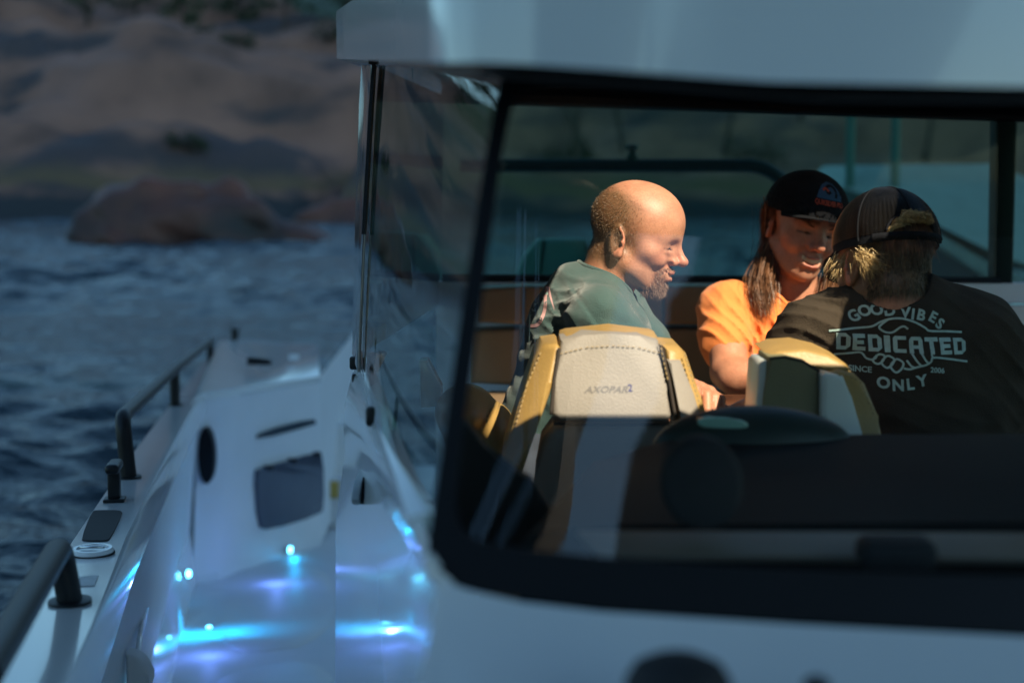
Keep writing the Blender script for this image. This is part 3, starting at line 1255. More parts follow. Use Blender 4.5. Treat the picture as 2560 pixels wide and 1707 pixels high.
# black step pad
bm = bmesh.new()
slab(bm, smooth_loop([gun(x, y, 0.003) for x, y in ((230, 1276), (242, 1274), (300, 1274), (307, 1280), (276, 1345), (264, 1350), (210, 1350), (203, 1344))], 1), (0, 0, -0.006), 0.001, 1)
boat_part('grip_pad', bm, M['rubber'])
# round deck filler cap
fc = gun(232, 1385)
bm = bmesh.new()
lathe(bm, [(0.036, 0), (0.037, 0.006), (0.034, 0.012), (0.028, 0.012), (0.027, 0.009), (0.0, 0.009001)][:5] + [(0.004, 0.009)], fc, 32)
cap_o = boat_part('filler_cap', bm, M['gelcoat'])
bm = bmesh.new()
lathe(bm, [(0.0385, 0.001), (0.0385, 0.004), (0.036, 0.0045)], fc, 32)
boat_part('gasket', bm, M['rubber'], cap_o)
bm = bmesh.new()
box(bm, fc + Vector((0, 0, 0.0135)), (0.045, 0.008, 0.005), None, 0.002)
boat_part('turn_bar', bm, M['steel'], cap_o)
bm = bmesh.new()
slab(bm, [gun(x, y, 0.002) for x, y in ((200, 1440), (246, 1437), (236, 1462), (190, 1464))], (0, 0, -0.004))
boat_part('grey_label', bm, mat('grey_label', (0.45, 0.47, 0.48), 0.5, var=0.15, vscale=60))

# cabin side below the window
endY = 3.0
le = [(905, 884), (895, 934), (873, 1010), (858, 1050), (855, 1130), (844, 1300), (838, 1707), (836, 2100)]
fe = [(1085, 1388), (1088, 1400), (1095, 1440), (1100, 1470), (1106, 1510), (1118, 1600), (1135, 1760), (1180, 2200)]
bm = bmesh.new()
rows = []
for (ax_, ay_), (bx_, by_) in zip(le, fe):
    a = at(ax_, ay_, endY)
    b = at(bx_, by_, 1.16)
    rows.append([b.lerp(a, t) for t in (0, 0.2, 0.4, 0.6, 0.8, 1.0)])
rows2 = []
for i, r in enumerate(rows):
    o = (0.0, -0.012, -0.010, 0.0, 0.006, -0.004, 0, 0)[i]
    rows2.append([p + Vector((o, 0, 0)) for p in r])
strip(bm, rows2)
# aft return of the cabin side
strip(bm, [[r[-1] for r in rows2], [r[-1] + Vector((0.04, 0.06, 0)) for r in rows2]])
thick(bm, 0.012)
boat_part('cabin_side', bm, M['gelcoat'], ang=30)
# window ledge strip along the sill
bm = bmesh.new()
s0, s1 = at(1072, 1368, 1.20).lerp(at(905, 884, endY), 0.06), at(905, 884, endY)
slab(bm, [s0 + Vector((-0.012, 0, 0.004)), s1 + Vector((-0.012, 0, 0.004)), s1 + Vector((0.012, 0, 0.010)), s0 + Vector((0.012, 0, 0.010))], (0, 0, -0.012), 0.003, 2)
boat_part('window_ledge', bm, M['gelcoat'])
# small latches on the cabin edge
for x, y, Y, s in ((900, 907, 2.9, 0.018), (902, 945, 2.9, 0.012), (952, 1040, 2.1, 0.02)):
    bm = bmesh.new()
    box(bm, at(x, y, Y) + Vector((-0.012, 0, 0)), (s, s, s * 1.5), None, s * 0.25)
    boat_part('side_latch', bm, M['black'])
bm = bmesh.new()
q0 = at(912, 1215, 2.35)
ring = [q0 + Vector((-0.012, math.cos(a) * 0.10, math.sin(a) * 0.022)) for a in [k * 2 * math.pi / 20 for k in range(20)]]
slab(bm, ring, (0.012, 0, 0), 0.003)
boat_part('side_vent', bm, mat('grey_vent', (0.25, 0.28, 0.3), 0.4))


# windscreen frame, glass and side window
def WY(py):
    return 1.17 + (1390 - py) / 1220.0 * 0.16


def wsp(px, py, d=0.0):
    return at(px, py, WY(py) + d)


fo = [(2900, 200), (2000, 170), (1600, 150), (1266, 140), (1226, 300), (1150, 800), (1080, 1290), (1066, 1380), (1088, 1434), (1180, 1468), (1300, 1496), (1500, 1520), (2000, 1553), (2900, 1600), (6000, 1700), (6000, 300)]
fi = [(2900, 306), (2100, 287), (1700, 262), (1306, 214), (1266, 300), (1198, 800), (1140, 1200), (1136, 1280), (1160, 1330), (1215, 1356), (1310, 1372), (1500, 1392), (2000, 1426), (2900, 1450), (5700, 1500), (5700, 430)]
fo = [(p.x, p.y) for p in smooth_loop([Vector((x, y, 0)) for x, y in fo], 2)]
fi = [(p.x, p.y) for p in smooth_loop([Vector((x, y, 0)) for x, y in fi], 2)]
bm = bmesh.new()
n = len(fo)
fv = [bm.verts.new(wsp(x, y)) for x, y in fo]
iv = [bm.verts.new(wsp(x, y)) for x, y in fi]
fb_ = [bm.verts.new(wsp(x, y, 0.035)) for x, y in fo]
ib = [bm.verts.new(wsp(x, y, 0.035)) for x, y in fi]
for i in range(n):
    j = (i + 1) % n
    bm.faces.new((fv[i], fv[j], iv[j], iv[i]))
    bm.faces.new((fb_[j], fb_[i], ib[i], ib[j]))
    bm.faces.new((fv[j], fv[i], fb_[i], fb_[j]))
    bm.faces.new((iv[i], iv[j], ib[j], ib[i]))
wf = boat_part('windscreen_frame', bm, M['frame'])
bm = bmesh.new()
g = [bm.verts.new(wsp(x, y, 0.012)) for x, y in fi]
bm.faces.new(g)
bmesh.ops.triangulate(bm, faces=bm.faces[:])
boat_part('windscreen_glass', bm, M['glass'], wf)
# side window from the windscreen pillar back to the door post
bm = bmesh.new()
ft = [(1100, 1382), (1165, 800), (1236, 300), (1256, 178)]
bt = [(905, 884), (912, 560), (922, 260), (928, 160)]
rows = []
for (ax_, ay_), (bx_, by_) in zip(ft, bt):
    a, b = wsp(ax_, ay_, 0.03), at(bx_, by_, endY)
    rows.append([a.lerp(b, t) + Vector((-0.02 * math.sin(math.pi * t), 0, 0)) for t in (0, .1, .2, .3, .4, .5, .6, .7, .8, .9, 1)])
strip(bm, rows)
sw = boat_part('side_window', bm, M['sideglass'], ang=60)
bm = bmesh.new()
gb = [wsp(ax_, ay_, 0.03).lerp(at(bx_, by_, endY), 0.985) + Vector((-0.022, 0, 0)) for (ax_, ay_), (bx_, by_) in zip(ft, bt)]
gc = [wsp(ax_, ay_, 0.03).lerp(at(bx_, by_, endY), 0.80) + Vector((-0.022, 0, 0)) for (ax_, ay_), (bx_, by_) in zip(ft, bt)]
slab(bm, [gb[0], gb[1], gb[2], gb[3], gc[3], gc[2], gc[1], gc[0]], (0.006, 0, 0), 0.002)
boat_part('window_edge', bm, mat('grey_glossy_frame', (0.12, 0.12, 0.13), 0.10, var=0.1, coat=0.8), sw)
bm = bmesh.new()
ga = [wsp(ax_, ay_, 0.03).lerp(at(bx_, by_, endY), 0.78) + Vector((-0.02, 0, 0)) for (ax_, ay_), (bx_, by_) in zip(ft, bt)]
slab(bm, [ga[3], ga[2], ga[1], ga[1] + Vector((0.0, 0.03, 0)), ga[2] + Vector((0, 0.03, 0)), ga[3] + Vector((0, 0.03, 0))], (-0.006, 0, 0))
boat_part('window_gasket', bm, M['rubber'], sw)
# aft door glass between side window and the rear window
bm = bmesh.new()
e0, e1 = at(905, 884, endY), at(928, 160, endY)
r0, r1 = at(1100, 760, 4.1), at(1110, 240, 4.1)
strip(bm, [[e0, e0.lerp(e1, .5), e1], [r0, r0.lerp(r1, .5), r1]])
boat_part('door_glass', bm, M['sideglass'])

# roof with a rounded visor and an open hatch
def roof_z(Y):
    return HC + 0.098 + (min(max(Y, 1.2), 3.1) - 1.22) * 0.085


A = at(1105, 165, 1.20)
Bp = at(842, 152, 3.1)
plan = [(A.x - 0.020, A.y + 0.10), ((A.x + Bp.x) / 2, (A.y + Bp.y) / 2), (Bp.x, Bp.y), (-0.22, 4.3), (2.1, 4.6), (2.1, 1.5), (1.5, 1.27), (0.9, 1.16), (0.2, 1.13), (A.x + 0.13, 1.14), (A.x + 0.07, 1.150), (A.x + 0.03, 1.168), (A.x + 0.005, 1.20), (A.x - 0.010, 1.24)]
hatch = [(0.22, 1.73), (0.58, 1.73), (0.60, 1.77), (0.83, 1.77), (0.83, 2.45), (1.2, 2.55), (1.2, 3.02), (0.32, 3.03)]
bm = bmesh.new()


def loop(pts):
    vs = [bm.verts.new((x, y, 0)) for x, y in pts]
    return [bm.edges.new((vs[i], vs[(i + 1) % len(vs)])) for i in range(len(vs))]


es = loop(plan) + loop(hatch)
bmesh.ops.triangle_fill(bm, use_beauty=True, edges=es)
for f in [f for f in bm.faces if all(0.19 < v.co.x < 1.21 and 1.72 < v.co.y < 3.06 for v in f.verts)]:
    c = f.calc_center_median()
    if all(any(abs(v.co.x - hx) < 1e-4 and abs(v.co.y - hy) < 1e-4 for hx, hy in hatch) for v in f.verts):
        # keep only faces outside the opening
        inside = (0.2 < c.x < 1.2 and 1.73 < c.y < 3.05) and not (c.x > 0.83 and c.y < 2.45 + (c.x - 0.83) * 0.27) and not (c.x > 0.59 and c.y < 1.77) and not (c.x < 0.22 + (c.y - 1.73) * 0.077)
        if inside:
            bm.faces.remove(f)
bmesh.ops.subdivide_edges(bm, edges=bm.edges[:], cuts=2, use_grid_fill=True)
bmesh.ops.triangulate(bm, faces=bm.faces[:])
g = bmesh.ops.extrude_face_region(bm, geom=bm.faces[:])
tv = {v for v in g['geom'] if isinstance(v, bmesh.types.BMVert)}
for v in bm.verts:
    v.co.z = roof_z(v.co.y) + (0.10 if v in tv else -0.024 * min(1, max(0, (v.co.x + 0.05) / 0.3)) * max(0, min(1, (2.0 - v.co.y) / 0.5)))
roof = boat_part('roof', bm, M['gelcoat'], ang=50)
# drip strip under the visor at the rear corner
bm = bmesh.new()
box(bm, at(934, 158, 2.95), (0.02, 0.02, 0.02), None, 0.003)
boat_part('drip_bracket', bm, M['black'], roof)
# black sheet added under the visor to hide bounced light
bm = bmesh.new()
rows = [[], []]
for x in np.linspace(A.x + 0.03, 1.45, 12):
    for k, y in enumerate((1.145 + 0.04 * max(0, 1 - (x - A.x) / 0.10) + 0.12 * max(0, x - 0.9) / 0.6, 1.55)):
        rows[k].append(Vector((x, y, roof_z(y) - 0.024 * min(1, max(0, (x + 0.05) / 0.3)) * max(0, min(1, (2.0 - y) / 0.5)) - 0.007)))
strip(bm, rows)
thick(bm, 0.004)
boat_part('visor_bounce_sheet', bm, M['rubber'], roof)
# headliner
bm = bmesh.new()
pl = [(-0.02, 1.5), (1.9, 1.6), (1.9, 1.69), (0.22, 1.69)]
slab(bm, [Vector((x, y, roof_z(y) - 0.006)) for x, y in pl], (0, 0, -0.012))
boat_part('headliner', bm, M['headliner'], roof)

# foredeck in front of the windscreen
bm = bmesh.new()
up_ = [(1094, 1446), (1126, 1458), (1180, 1476), (1300, 1504), (1500, 1528), (2000, 1561), (2900, 1608), (6000, 1710)]
rows = [[wsp(x, y, -0.004) for x, y in up_]]
for k in range(1, 7):
    f = k / 6.0
    rows.append([wsp(x, y) + Vector((-0.02 * f, -0.42 * f * (1.0 if i > 1 else 0.75), -0.02 - 0.10 * f ** 1.4)) for i, (x, y) in enumerate(up_)])
rows.append([p + Vector((0, -0.2, -0.25)) for p in rows[-1]])
strip(bm, rows)
boat_part('foredeck', bm, M['gelcoat'], ang=60)
bm = bmesh.new()
vc = at(1695, 1740, 0.98)
lathe(bm, [(0.040, -0.06), (0.040, 0.0), (0.038, 0.012), (0.032, 0.022), (0.02, 0.028), (0.004, 0.029)], vc, 28)
boat_part('deck_vent', bm, M['rubber'])
bm = bmesh.new()
lathe(bm, [(0.010, -0.04), (0.010, 0.0), (0.004, 0.004)], at(2042, 1704, 0.98), 16)
boat_part('deck_stud', bm, M['rubber'])

# dashboard, instrument hood, trim strip, wheel
bm = bmesh.new()
pl = [at(1300, 1345, 1.45), at(1500, 1305, 1.5), at(2900, 1300, 1.5), at(4000, 1300, 1.5), at(4000, 1080, 1.95), at(2200, 1085, 1.95), at(1700, 1085, 1.95), at(1480, 1150, 1.85)]
slab(bm, pl, (0, 0.02, -0.35), 0.01, 2)
dash = boat_part('dashboard', bm, M['dash'])
bm = bmesh.new()
hc_ = at(1885, 1088, 1.95)
bm2 = bmesh.new()
slab(bm2, [at(1128, 1085, 1.62), at(1150, 1050, 1.62), at(1172, 1064, 1.62), at(1206, 1112, 1.62), at(1258, 1166, 1.62), at(1330, 1200, 1.62), at(1390, 1300, 1.62), at(1400, 1480, 1.62), at(1090, 1480, 1.62)], (0, 0.03, 0), 0.004)
obj('side_panel', bm2, M['dash'], dash)


def hoodf(p):
    d = ell(p, (hc_.x, hc_.y, hc_.z - 0.02), (0.142, 0.045, 0.062))
    return smax(d, -(p[:, 2] - (hc_.z - 0.05)), 0.01)


V, Q = nets(hoodf, (hc_.x - .18, hc_.y - .15, hc_.z - .08), (hc_.x + .18, hc_.y + .15, hc_.z + .08), 0.006)
M['hood'] = mat('dark_teal_hood', (0.008, 0.026, 0.026), 0.45, var=0.1)
np_mesh('instrument_hood', V, Q, M['hood'], dash)
bm.free()
bm = bmesh.new()
slab(bm, smooth_loop([at(1745, 1040, 1.895), at(1850, 1048, 1.895), at(1872, 1058, 1.895), at(1868, 1072, 1.895), at(1800, 1070, 1.895), at(1745, 1068, 1.895)], 1), (0, 0.01, 0), 0.002)
boat_part('screen', bm, mat('glossy_screen', (0.35, 0.62, 0.56), 0.08, var=0.1, coat=1.0), dash)
bm = bmesh.new()
slab(bm, [at(1440, 1322, 1.46), at(2900, 1330, 1.46), at(2900, 1398, 1.40), at(1500, 1385, 1.40)], (0, 0.01, -0.01), 0.004)
boat_part('dash_trim', bm, mat('tan_trim', (0.20, 0.16, 0.12), 0.5), dash)
bm = bmesh.new()
sc0 = at(1757, 1212, 1.44)
ring = [sc0 + Vector((math.cos(a) * 0.043, 0.02 * math.sin(a), math.sin(a) * 0.046)) for a in [k * 2 * math.pi / 28 for k in range(28)]]
slab(bm, ring, (0, 0.03, 0), 0.01)
boat_part('speaker', bm, M['rubber'], dash)
bm = bmesh.new()
box(bm, at(2240, 1380, 1.37), (0.075, 0.05, 0.03), None, 0.012, 3)
boat_part('wiper_motor', bm, M['rubber'], dash)

# bulkhead sill and rear window
RY = 4.10
bm = bmesh.new()
tube(bm, [at(1105, 697, RY), at(2500, 704, RY)], 0.014, 8)
tube(bm, [at(1105, 232, RY), at(3000, 292, RY)], 0.03, 8)
rw = boat_part('rear_window_frame', bm, M['frame'])
bm = bmesh.new()
slab(bm, [at(2492, 240, RY), at(2546, 240, RY), at(2532, 748, RY), at(2484, 748, RY)], (0, 0.06, 0), 0.006)
boat_part('post', bm, M['frame'], rw)
bm = bmesh.new()
strip(bm, [[at(1100, 236, RY), at(1800, 258, RY), at(3400, 300, RY)], [at(1100, 700, RY), at(1800, 702, RY), at(3400, 705, RY)]])
boat_part('rear_window_glass', bm, M['rearglass'], rw)
bm = bmesh.new()
slab(bm, [at(1090, 705, RY - 0.02), at(3400, 712, RY - 0.02), at(3400, 1500, RY - 0.02), at(1090, 1500, RY - 0.02)], (0, 0.05, 0))
boat_part('aft_bulkhead', bm, M['deck'])
# right-hand cabin side
bm = bmesh.new()
strip(bm, [[Vector((1.95, 1.25, 0.7)), Vector((1.95, 1.25, HC - 0.55))], [Vector((1.95, 4.2, 0.7)), Vector((1.95, 4.2, HC - 0.60))]])
thick(bm, 0.03)
boat_part('cabin_side', bm, M['gelcoat'])
# black rail and seat in the aft cockpit
bm = bmesh.new()
AY = 5.4
tube(bm, fillet([at(1150, 414, AY), at(1910, 414, AY), at(1990, 480, AY), at(2000, 640, AY)], 0.12, 8), 0.026, 14)
boat_part('aft_rail', bm, M['black'])
bm = bmesh.new()
k0 = at(1580, 408, AY)
lathe(bm, [(0.022, 0), (0.022, 0.03), (0.014, 0.034), (0.014, 0.046), (0.024, 0.05), (0.024, 0.066), (0.016, 0.07)], k0, 14)
boat_part('rail_knob', bm, M['black'])

# blue courtesy lights of the side deck
def led(p, out, r=0.013, lens=True):
    out = Vector(out).normalized()
    q = out.to_track_quat('Z', 'Y').to_matrix()
    bm = bmesh.new()
    prof = [(r * 1.5, 0), (r * 1.5, 0.004), (r * 1.2, 0.007)]
    lathe(bm, prof, (0, 0, 0), 18)
    bmesh.ops.rotate(bm, cent=(0, 0, 0), matrix=q, verts=bm.verts[:])
    bmesh.ops.translate(bm, vec=p, verts=bm.verts[:])
    o = boat_part('courtesy_light', bm, M['steel'])
    bm = bmesh.new()
    lathe(bm, [(r * 1.1, 0.0072), (r, 0.010), (r * 0.5, 0.012)], (0, 0, 0), 16)
    bmesh.ops.rotate(bm, cent=(0, 0, 0), matrix=q, verts=bm.verts[:])
    bmesh.ops.translate(bm, vec=p, verts=bm.verts[:])
    boat_part('lens', bm, M['led'], o)
    return o


def blue_spot(o, p, target, energy, size=60, blend=0.9, rad=0.006):
    d = bpy.data.lights.new('blue_lamp', 'SPOT')
    d.energy = energy
    d.color = (0.0, 0.44, 1.0)
    d.spot_size = R(size)
    d.spot_blend = blend
    d.shadow_soft_size = rad
    l = bpy.data.objects.new('blue_lamp', d)
    C.objects.link(l)
    l.location = p
    l.rotation_euler = (Vector(p) - Vector(target)).to_track_quat('Z', 'Y').to_euler()
    return l


LE = 0.2
l1 = cface(706, 1371, 0.035)
o = led(l1, CFO)
f1 = flr(690, 1400, 0.035)
blue_spot(o, l1 + CFO * 0.03, flr(770, 1412), 2.2 * LE, 75)
blue_spot(o, l1 + CFO * 0.03, flr(640, 1418), 0.9 * LE, 75)
blue_spot(o, l1 + CFO * 0.03, flr(704, 1450), 0.9 * LE, 60)
l2 = Vector((wall_x(5.35) - 0.052, 5.35, FA + FB * 5.35 + 0.17))
o = led(l2, (0.95, -0.3, 0.1))
blue_spot(o, l2 + Vector((0.04, -0.03, 0)), flr(470, 1412), 1.4 * LE, 75)
blue_spot(o, l2 + Vector((0.04, -0.03, 0)), flr(330, 1440), 1.4 * LE, 75)
l4 = flr(523, 1572, 0.02)
o = led(flr(523, 1572), (0, 0, 1), 0.008)
blue_spot(o, l4 + Vector((-0.01, 0, 0.11)), flr(480, 1590), 5.0 * LE, 100)
blue_spot(o, l4 + Vector((-0.01, 0, 0.11)), flr(420, 1590), 5.0 * LE, 70)
blue_spot(o, l4 + Vector((0.01, 0, 0.11)), flr(570, 1582), 5.0 * LE, 100)
blue_spot(o, l4 + Vector((0.01, 0, 0.11)), flr(640, 1578), 5.0 * LE, 70)
l5 = Vector((wall_x(3.3) - 0.05, 3.3, FA + FB * 3.3 + 0.35))
led(l5, (0.9, -0.4, 0.1), 0.009)
# wide blue glow of the same lamps on the deck sides
for p, e in ((flr(690, 1420, 0.07), 1.5), (flr(523, 1590, 0.07), 1.3)):
    d = bpy.data.lights.new('blue_lamp', 'POINT')
    d.energy = e * LE
    d.color = (0.13, 0.26, 1.0)
    d.shadow_soft_size = 0.012
    l = bpy.data.objects.new('blue_lamp', d)
    C.objects.link(l)
    l.location = p

# ================================================================== seats, sofa, table
def stitch_line(pts, r=0.0022, step=0.012, dash=0.007):
    """short raised stitches along a line, one mesh"""
    bm = bmesh.new()
    pts = [Vector(p) for p in pts]
    for i in range(len(pts) - 1):
        L = (pts[i + 1] - pts[i]).length
        d = (pts[i + 1] - pts[i]).normalized()
        k = 0.0
        while k + dash < L:
            a = pts[i] + d * k
            tube(bm, [a, a + d * dash], r, 5)
            k += step
    return bm


def upholstery(name, loops, off, m, parent, bevel=0.02, n=1, seg=3):
    bm = bmesh.new()
    slab(bm, smooth_loop(loops, n) if n else loops, off, bevel, seg)
    return obj(name, bm, m, parent, 40)


Y1 = 2.28
seat = thing('helm_seat', 'swivel seat with mustard sides and a grey lettered back, in front of the bald man', 'seat', at(1500, 1180, Y1) - Vector((0, 0, 0.35)), 'helm seats with mustard leather')


def s1(x, y, d=0.0):
    return at(x, y, Y1 + (840 - y) * 0.00018 + d)


upholstery('back_panel', [s1(1402, 850), s1(1460, 838), s1(1530, 834), s1(1600, 840), s1(1646, 852), s1(1668, 940), s1(1686, 1040), s1(1670, 1056), s1(1400, 1054), s1(1378, 1036), s1(1390, 940)], (0, 0.10, 0), M['grey_vinyl'], seat, 0.012, 0, 3)
upholstery('headrest', [s1(1400, 852, 0.028), s1(1418, 841, 0.028), s1(1530, 829, 0.028), s1(1636, 842, 0.028), s1(1652, 856, 0.028), s1(1657, 878, 0.012), s1(1530, 858, 0.008), s1(1396, 878, 0.012)], (0, 0.11, 0.004), M['yellow'], seat, 0.018, 0, 4)
upholstery('lower_panel', [s1(1384, 1062), s1(1680, 1062), s1(1672, 1300), s1(1330, 1300), s1(1342, 1180), s1(1356, 1100)], (0, 0.10, 0), M['grey_vinyl'], seat, 0.014, 0, 3)
upholstery('side_bolster', [s1(1356, 862, 0.02), s1(1392, 858, 0.0), s1(1399, 868, -0.006), s1(1384, 960, -0.006), s1(1340, 1080, -0.004), s1(1300, 1200, 0.0), s1(1250, 1200, 0.02), s1(1256, 1140, 0.03), s1(1300, 1000, 0.03), s1(1336, 890, 0.03)], (0, 0.15, 0), M['yellow'], seat, 0.022, 0, 4)
upholstery('side_bolster', [s1(1655, 862, -0.004), s1(1700, 866, 0.012), s1(1716, 884, 0.016), s1(1752, 990, 0.016), s1(1772, 1060, 0.016), s1(1800, 1250, 0.016), s1(1700, 1250, 0), s1(1696, 1050, -0.006), s1(1676, 940, -0.006)], (0, 0.14, 0), M['yellow'], seat, 0.016, 0, 4)
upholstery('bolster_shell', [s1(1668, 900, -0.010), s1(1702, 900, 0.002), s1(1735, 985, 0.004), s1(1758, 1066, 0.004), s1(1790, 1250, 0.004), s1(1712, 1250, -0.008), s1(1704, 1050, -0.012), s1(1684, 950, -0.012)], (0, 0.05, 0), M['grey_vinyl'], seat, 0.006, 0, 2)
obj('stitching', stitch_line([s1(1712, 884, 0.0), s1(1742, 985, 0.0), s1(1764, 1060, 0.0)], 0.0014, 0.0085, 0.005), M['thread'], seat)
obj('stitching', stitch_line([s1(1650, 856, -0.006), s1(1660, 905, -0.006), s1(1672, 960, -0.006)], 0.0013, 0.008, 0.005), M['thread'], seat)
v, f = text_mesh('AXOPAR', 0.034, 0.0006, 1.02, 0.35)
base = s1(1516, 977, -0.012)
tree = bvh_of(seat.children[0])
decal('lettering', v, f, lambda p: Vector((base.x + p.x * 0.5, base.y - 0.3, base.z + p.y * 0.42)), tree, Vector((0, 1, 0)), 0.0008, M['logo'], seat)
v, f = text_mesh('2', 0.026, 0.0006)
b2 = s1(1577, 973, -0.012)
decal('lettering', v, f, lambda p: Vector((b2.x + p.x * 0.6, b2.y - 0.3, b2.z + p.y * 0.6)), tree, Vector((0, 1, 0)), 0.0008, M['logo_blue'], seat)
bm = bmesh.new()
box(bm, at(1520, 1300, Y1 + 0.25) - Vector((0, 0, 0.06)), (0.46, 0.46, 0.12), None, 0.03, 3)
obj('seat', bm, M['yellow'], seat)
bm = bmesh.new()
pb = at(1520, 1300, Y1 + 0.25)
lathe(bm, [(0.05, 0.75 - pb.z + 0.0), (0.05, -0.12)], pb, 20)
obj('pedestal', bm, M['black'], seat)

bm = bmesh.new()
tube(bm, [s1(1398, 870, -0.004), s1(1386, 945, -0.004), s1(1378, 1036, -0.004)], 0.0028, 8)
tube(bm, [s1(1652, 870, -0.004), s1(1672, 945, -0.004), s1(1688, 1040, -0.004)], 0.0028, 8)
tube(bm, [s1(1384, 1058, -0.003), s1(1530, 1060, -0.003), s1(1682, 1058, -0.003)], 0.0028, 8)
obj('piping', bm, M['seam'], seat)
obj('stitching', stitch_line([s1(1400, 884, -0.003), s1(1465, 868, -0.003), s1(1530, 864, -0.003), s1(1596, 868, -0.003), s1(1656, 884, -0.003)], 0.0007, 0.008, 0.005), M['thread'], seat)
obj('stitching', stitch_line([s1(1352, 880, 0.016), s1(1318, 960, 0.018), s1(1284, 1080, 0.02)], 0.0012, 0.0085, 0.005), M['thread'], seat)
Y2 = 2.20
seat2 = thing('helm_seat', 'swivel seat with olive back and pale corner, below the black printed shirt', 'seat', at(2050, 1150, Y2) - Vector((0, 0, 0.35)), 'helm seats with mustard leather')


def s2(x, y, d=0.0):
    return at(x, y, Y2 + (880 - y) * 0.00018 + d)


upholstery('back_panel', [s2(1922, 892), s2(1960, 888), s2(2010, 900), s2(2048, 925), s2(2050, 1150), s2(1900, 1150), s2(1908, 1000)], (0, 0.10, 0), M['olive_vinyl'], seat2, 0.006, 0, 2)
upholstery('headrest', [s2(1920, 890, 0.022), s2(1950, 878, 0.022), s2(2010, 874, 0.022), s2(2070, 888, 0.022), s2(2115, 910, 0.022), s2(2130, 926, 0.022), s2(2110, 930, 0.02), s2(2055, 926, 0.02), s2(2000, 908, 0.02)], (0, 0.13, 0.006), M['yellow'], seat2, 0.012, 0, 4)
upholstery('side_shell', [s2(1918, 902, 0.004), s2(1906, 904, 0.008), s2(1896, 915, 0.012), s2(1880, 1150, 0.012), s2(1904, 1150, 0.004)], (0, 0.10, 0), M['pale_shell'], seat2, 0.004, 0, 2)
upholstery('corner_shell', [s2(2056, 940, -0.02), s2(2066, 932, -0.02), s2(2110, 942, -0.01), s2(2128, 990, -0.01), s2(2160, 1100, -0.01), s2(2170, 1150, -0.01), s2(2056, 1150, -0.02)], (0, 0.06, 0), M['pale_shell'], seat2, 0.008, 0, 3)
upholstery('side_bolster', [s2(2062, 934, 0.004), s2(2100, 925, 0.004), s2(2140, 936, 0.008), s2(2166, 962, 0.01), s2(2196, 1040, 0.012), s2(2222, 1150, 0.014), s2(2100, 1150, 0.004), s2(2080, 1000, 0.004)], (0, 0.15, 0), M['yellow'], seat2, 0.014, 0, 4)
obj('stitching', stitch_line([s2(2068, 945, -0.006), s2(2112, 935, -0.006), s2(2150, 952, -0.004), s2(2186, 1040, 0.0)], 0.0012, 0.0085, 0.005), M['thread'], seat2)
bm = bmesh.new()
tube(bm, [s2(1924, 898, 0.002), s2(1962, 893, 0.002), s2(2010, 905, 0.002), s2(2048, 929, 0.002)], 0.0026, 8)
obj('piping', bm, M['seam'], seat2)
bm = bmesh.new()
box(bm, at(2050, 1290, Y2 + 0.25) - Vector((0, 0, 0.06)), (0.44, 0.46, 0.12), None, 0.03, 3)
obj('seat', bm, M['yellow'], seat2)
bm = bmesh.new()
pb = at(2050, 1290, Y2 + 0.25)
lathe(bm, [(0.05, 0.75 - pb.z), (0.05, -0.12)], pb, 20)
obj('pedestal', bm, M['black'], seat2)

# rear sofa: rows of back cushions
SY = 3.80
sofa = thing('rear_sofa', 'brown leather sofa of stitched panels along the rear window', 'sofa', at(1800, 1200, SY + 0.1) - Vector((0, 0, 0.3)))
xs = [1190, 1308, 1500, 1660, 1830, 2000, 2170, 2330]
for row, (ya, yb) in enumerate(((716, 812), (822, 965))):
    for i in range(len(xs) - 1):
        dx = -6 if row else 0
        x0, x1 = xs[i] + dx * (1 if i else 3), xs[i + 1] + dx
        yo = 6 if i == 0 else 0
        upholstery('back_cushion', [at(x0 + 2, ya + yo, SY), at(x1 - 2, ya, SY), at(x1 - 2, yb, SY - 0.02), at(x0 + 2, yb - yo, SY - 0.02)], (0, 0.12, 0), M['sofa'], sofa, 0.012, 0, 3)
upholstery('corner_cushion', [at(2336, 730, SY - .05), at(2440, 728, SY - .05), at(2484, 748, SY - .05), at(2504, 800, SY - .05), at(2506, 965, SY - .05), at(2336, 965, SY - .05)], (0, 0.14, 0), M['sofa'], sofa, 0.03, 0, 4)
bm = bmesh.new()
ctr = at(1850, 1075, SY - 0.25)
box(bm, ctr, (1.35, 0.5, 0.14), None, 0.04, 3)
obj('seat_cushion', bm, M['sofa'], sofa)
bm = bmesh.new()
box(bm, Vector((ctr.x, ctr.y + 0.05, (ctr.z + 0.72) / 2 - 0.035)), (1.3, 0.4, ctr.z - 0.07 - 0.72))
obj('plinth', bm, M['deck'], sofa)
bm = bmesh.new()
slab(bm, [at(2516, 762, SY), at(2900, 762, SY), at(2900, 862, SY), at(2510, 862, SY)], (0, 0.1, 0), 0.01)
boat_part('side_panel', bm, M['gelcoat'])
bm = bmesh.new()
slab(bm, [at(1048, 902, 2.6), at(1068, 900, 2.6), at(1104, 968, 2.6), at(1104, 1016, 2.6), at(1052, 1020, 2.6)], (0, 0.05, 0), 0.004)
boat_part('door_panel', bm, M['gelcoat'])

# mustard side bench, lower left inside the cabin
bench = thing('side_bench', 'mustard leather side bench with a stitched rounded end, low behind the windscreen pillar', 'bench', at(1180, 1200, 2.6) - Vector((0, 0, 0.3)))
q0 = at(1240, 1075, 2.55)
q1 = at(1165, 1030, 2.58)


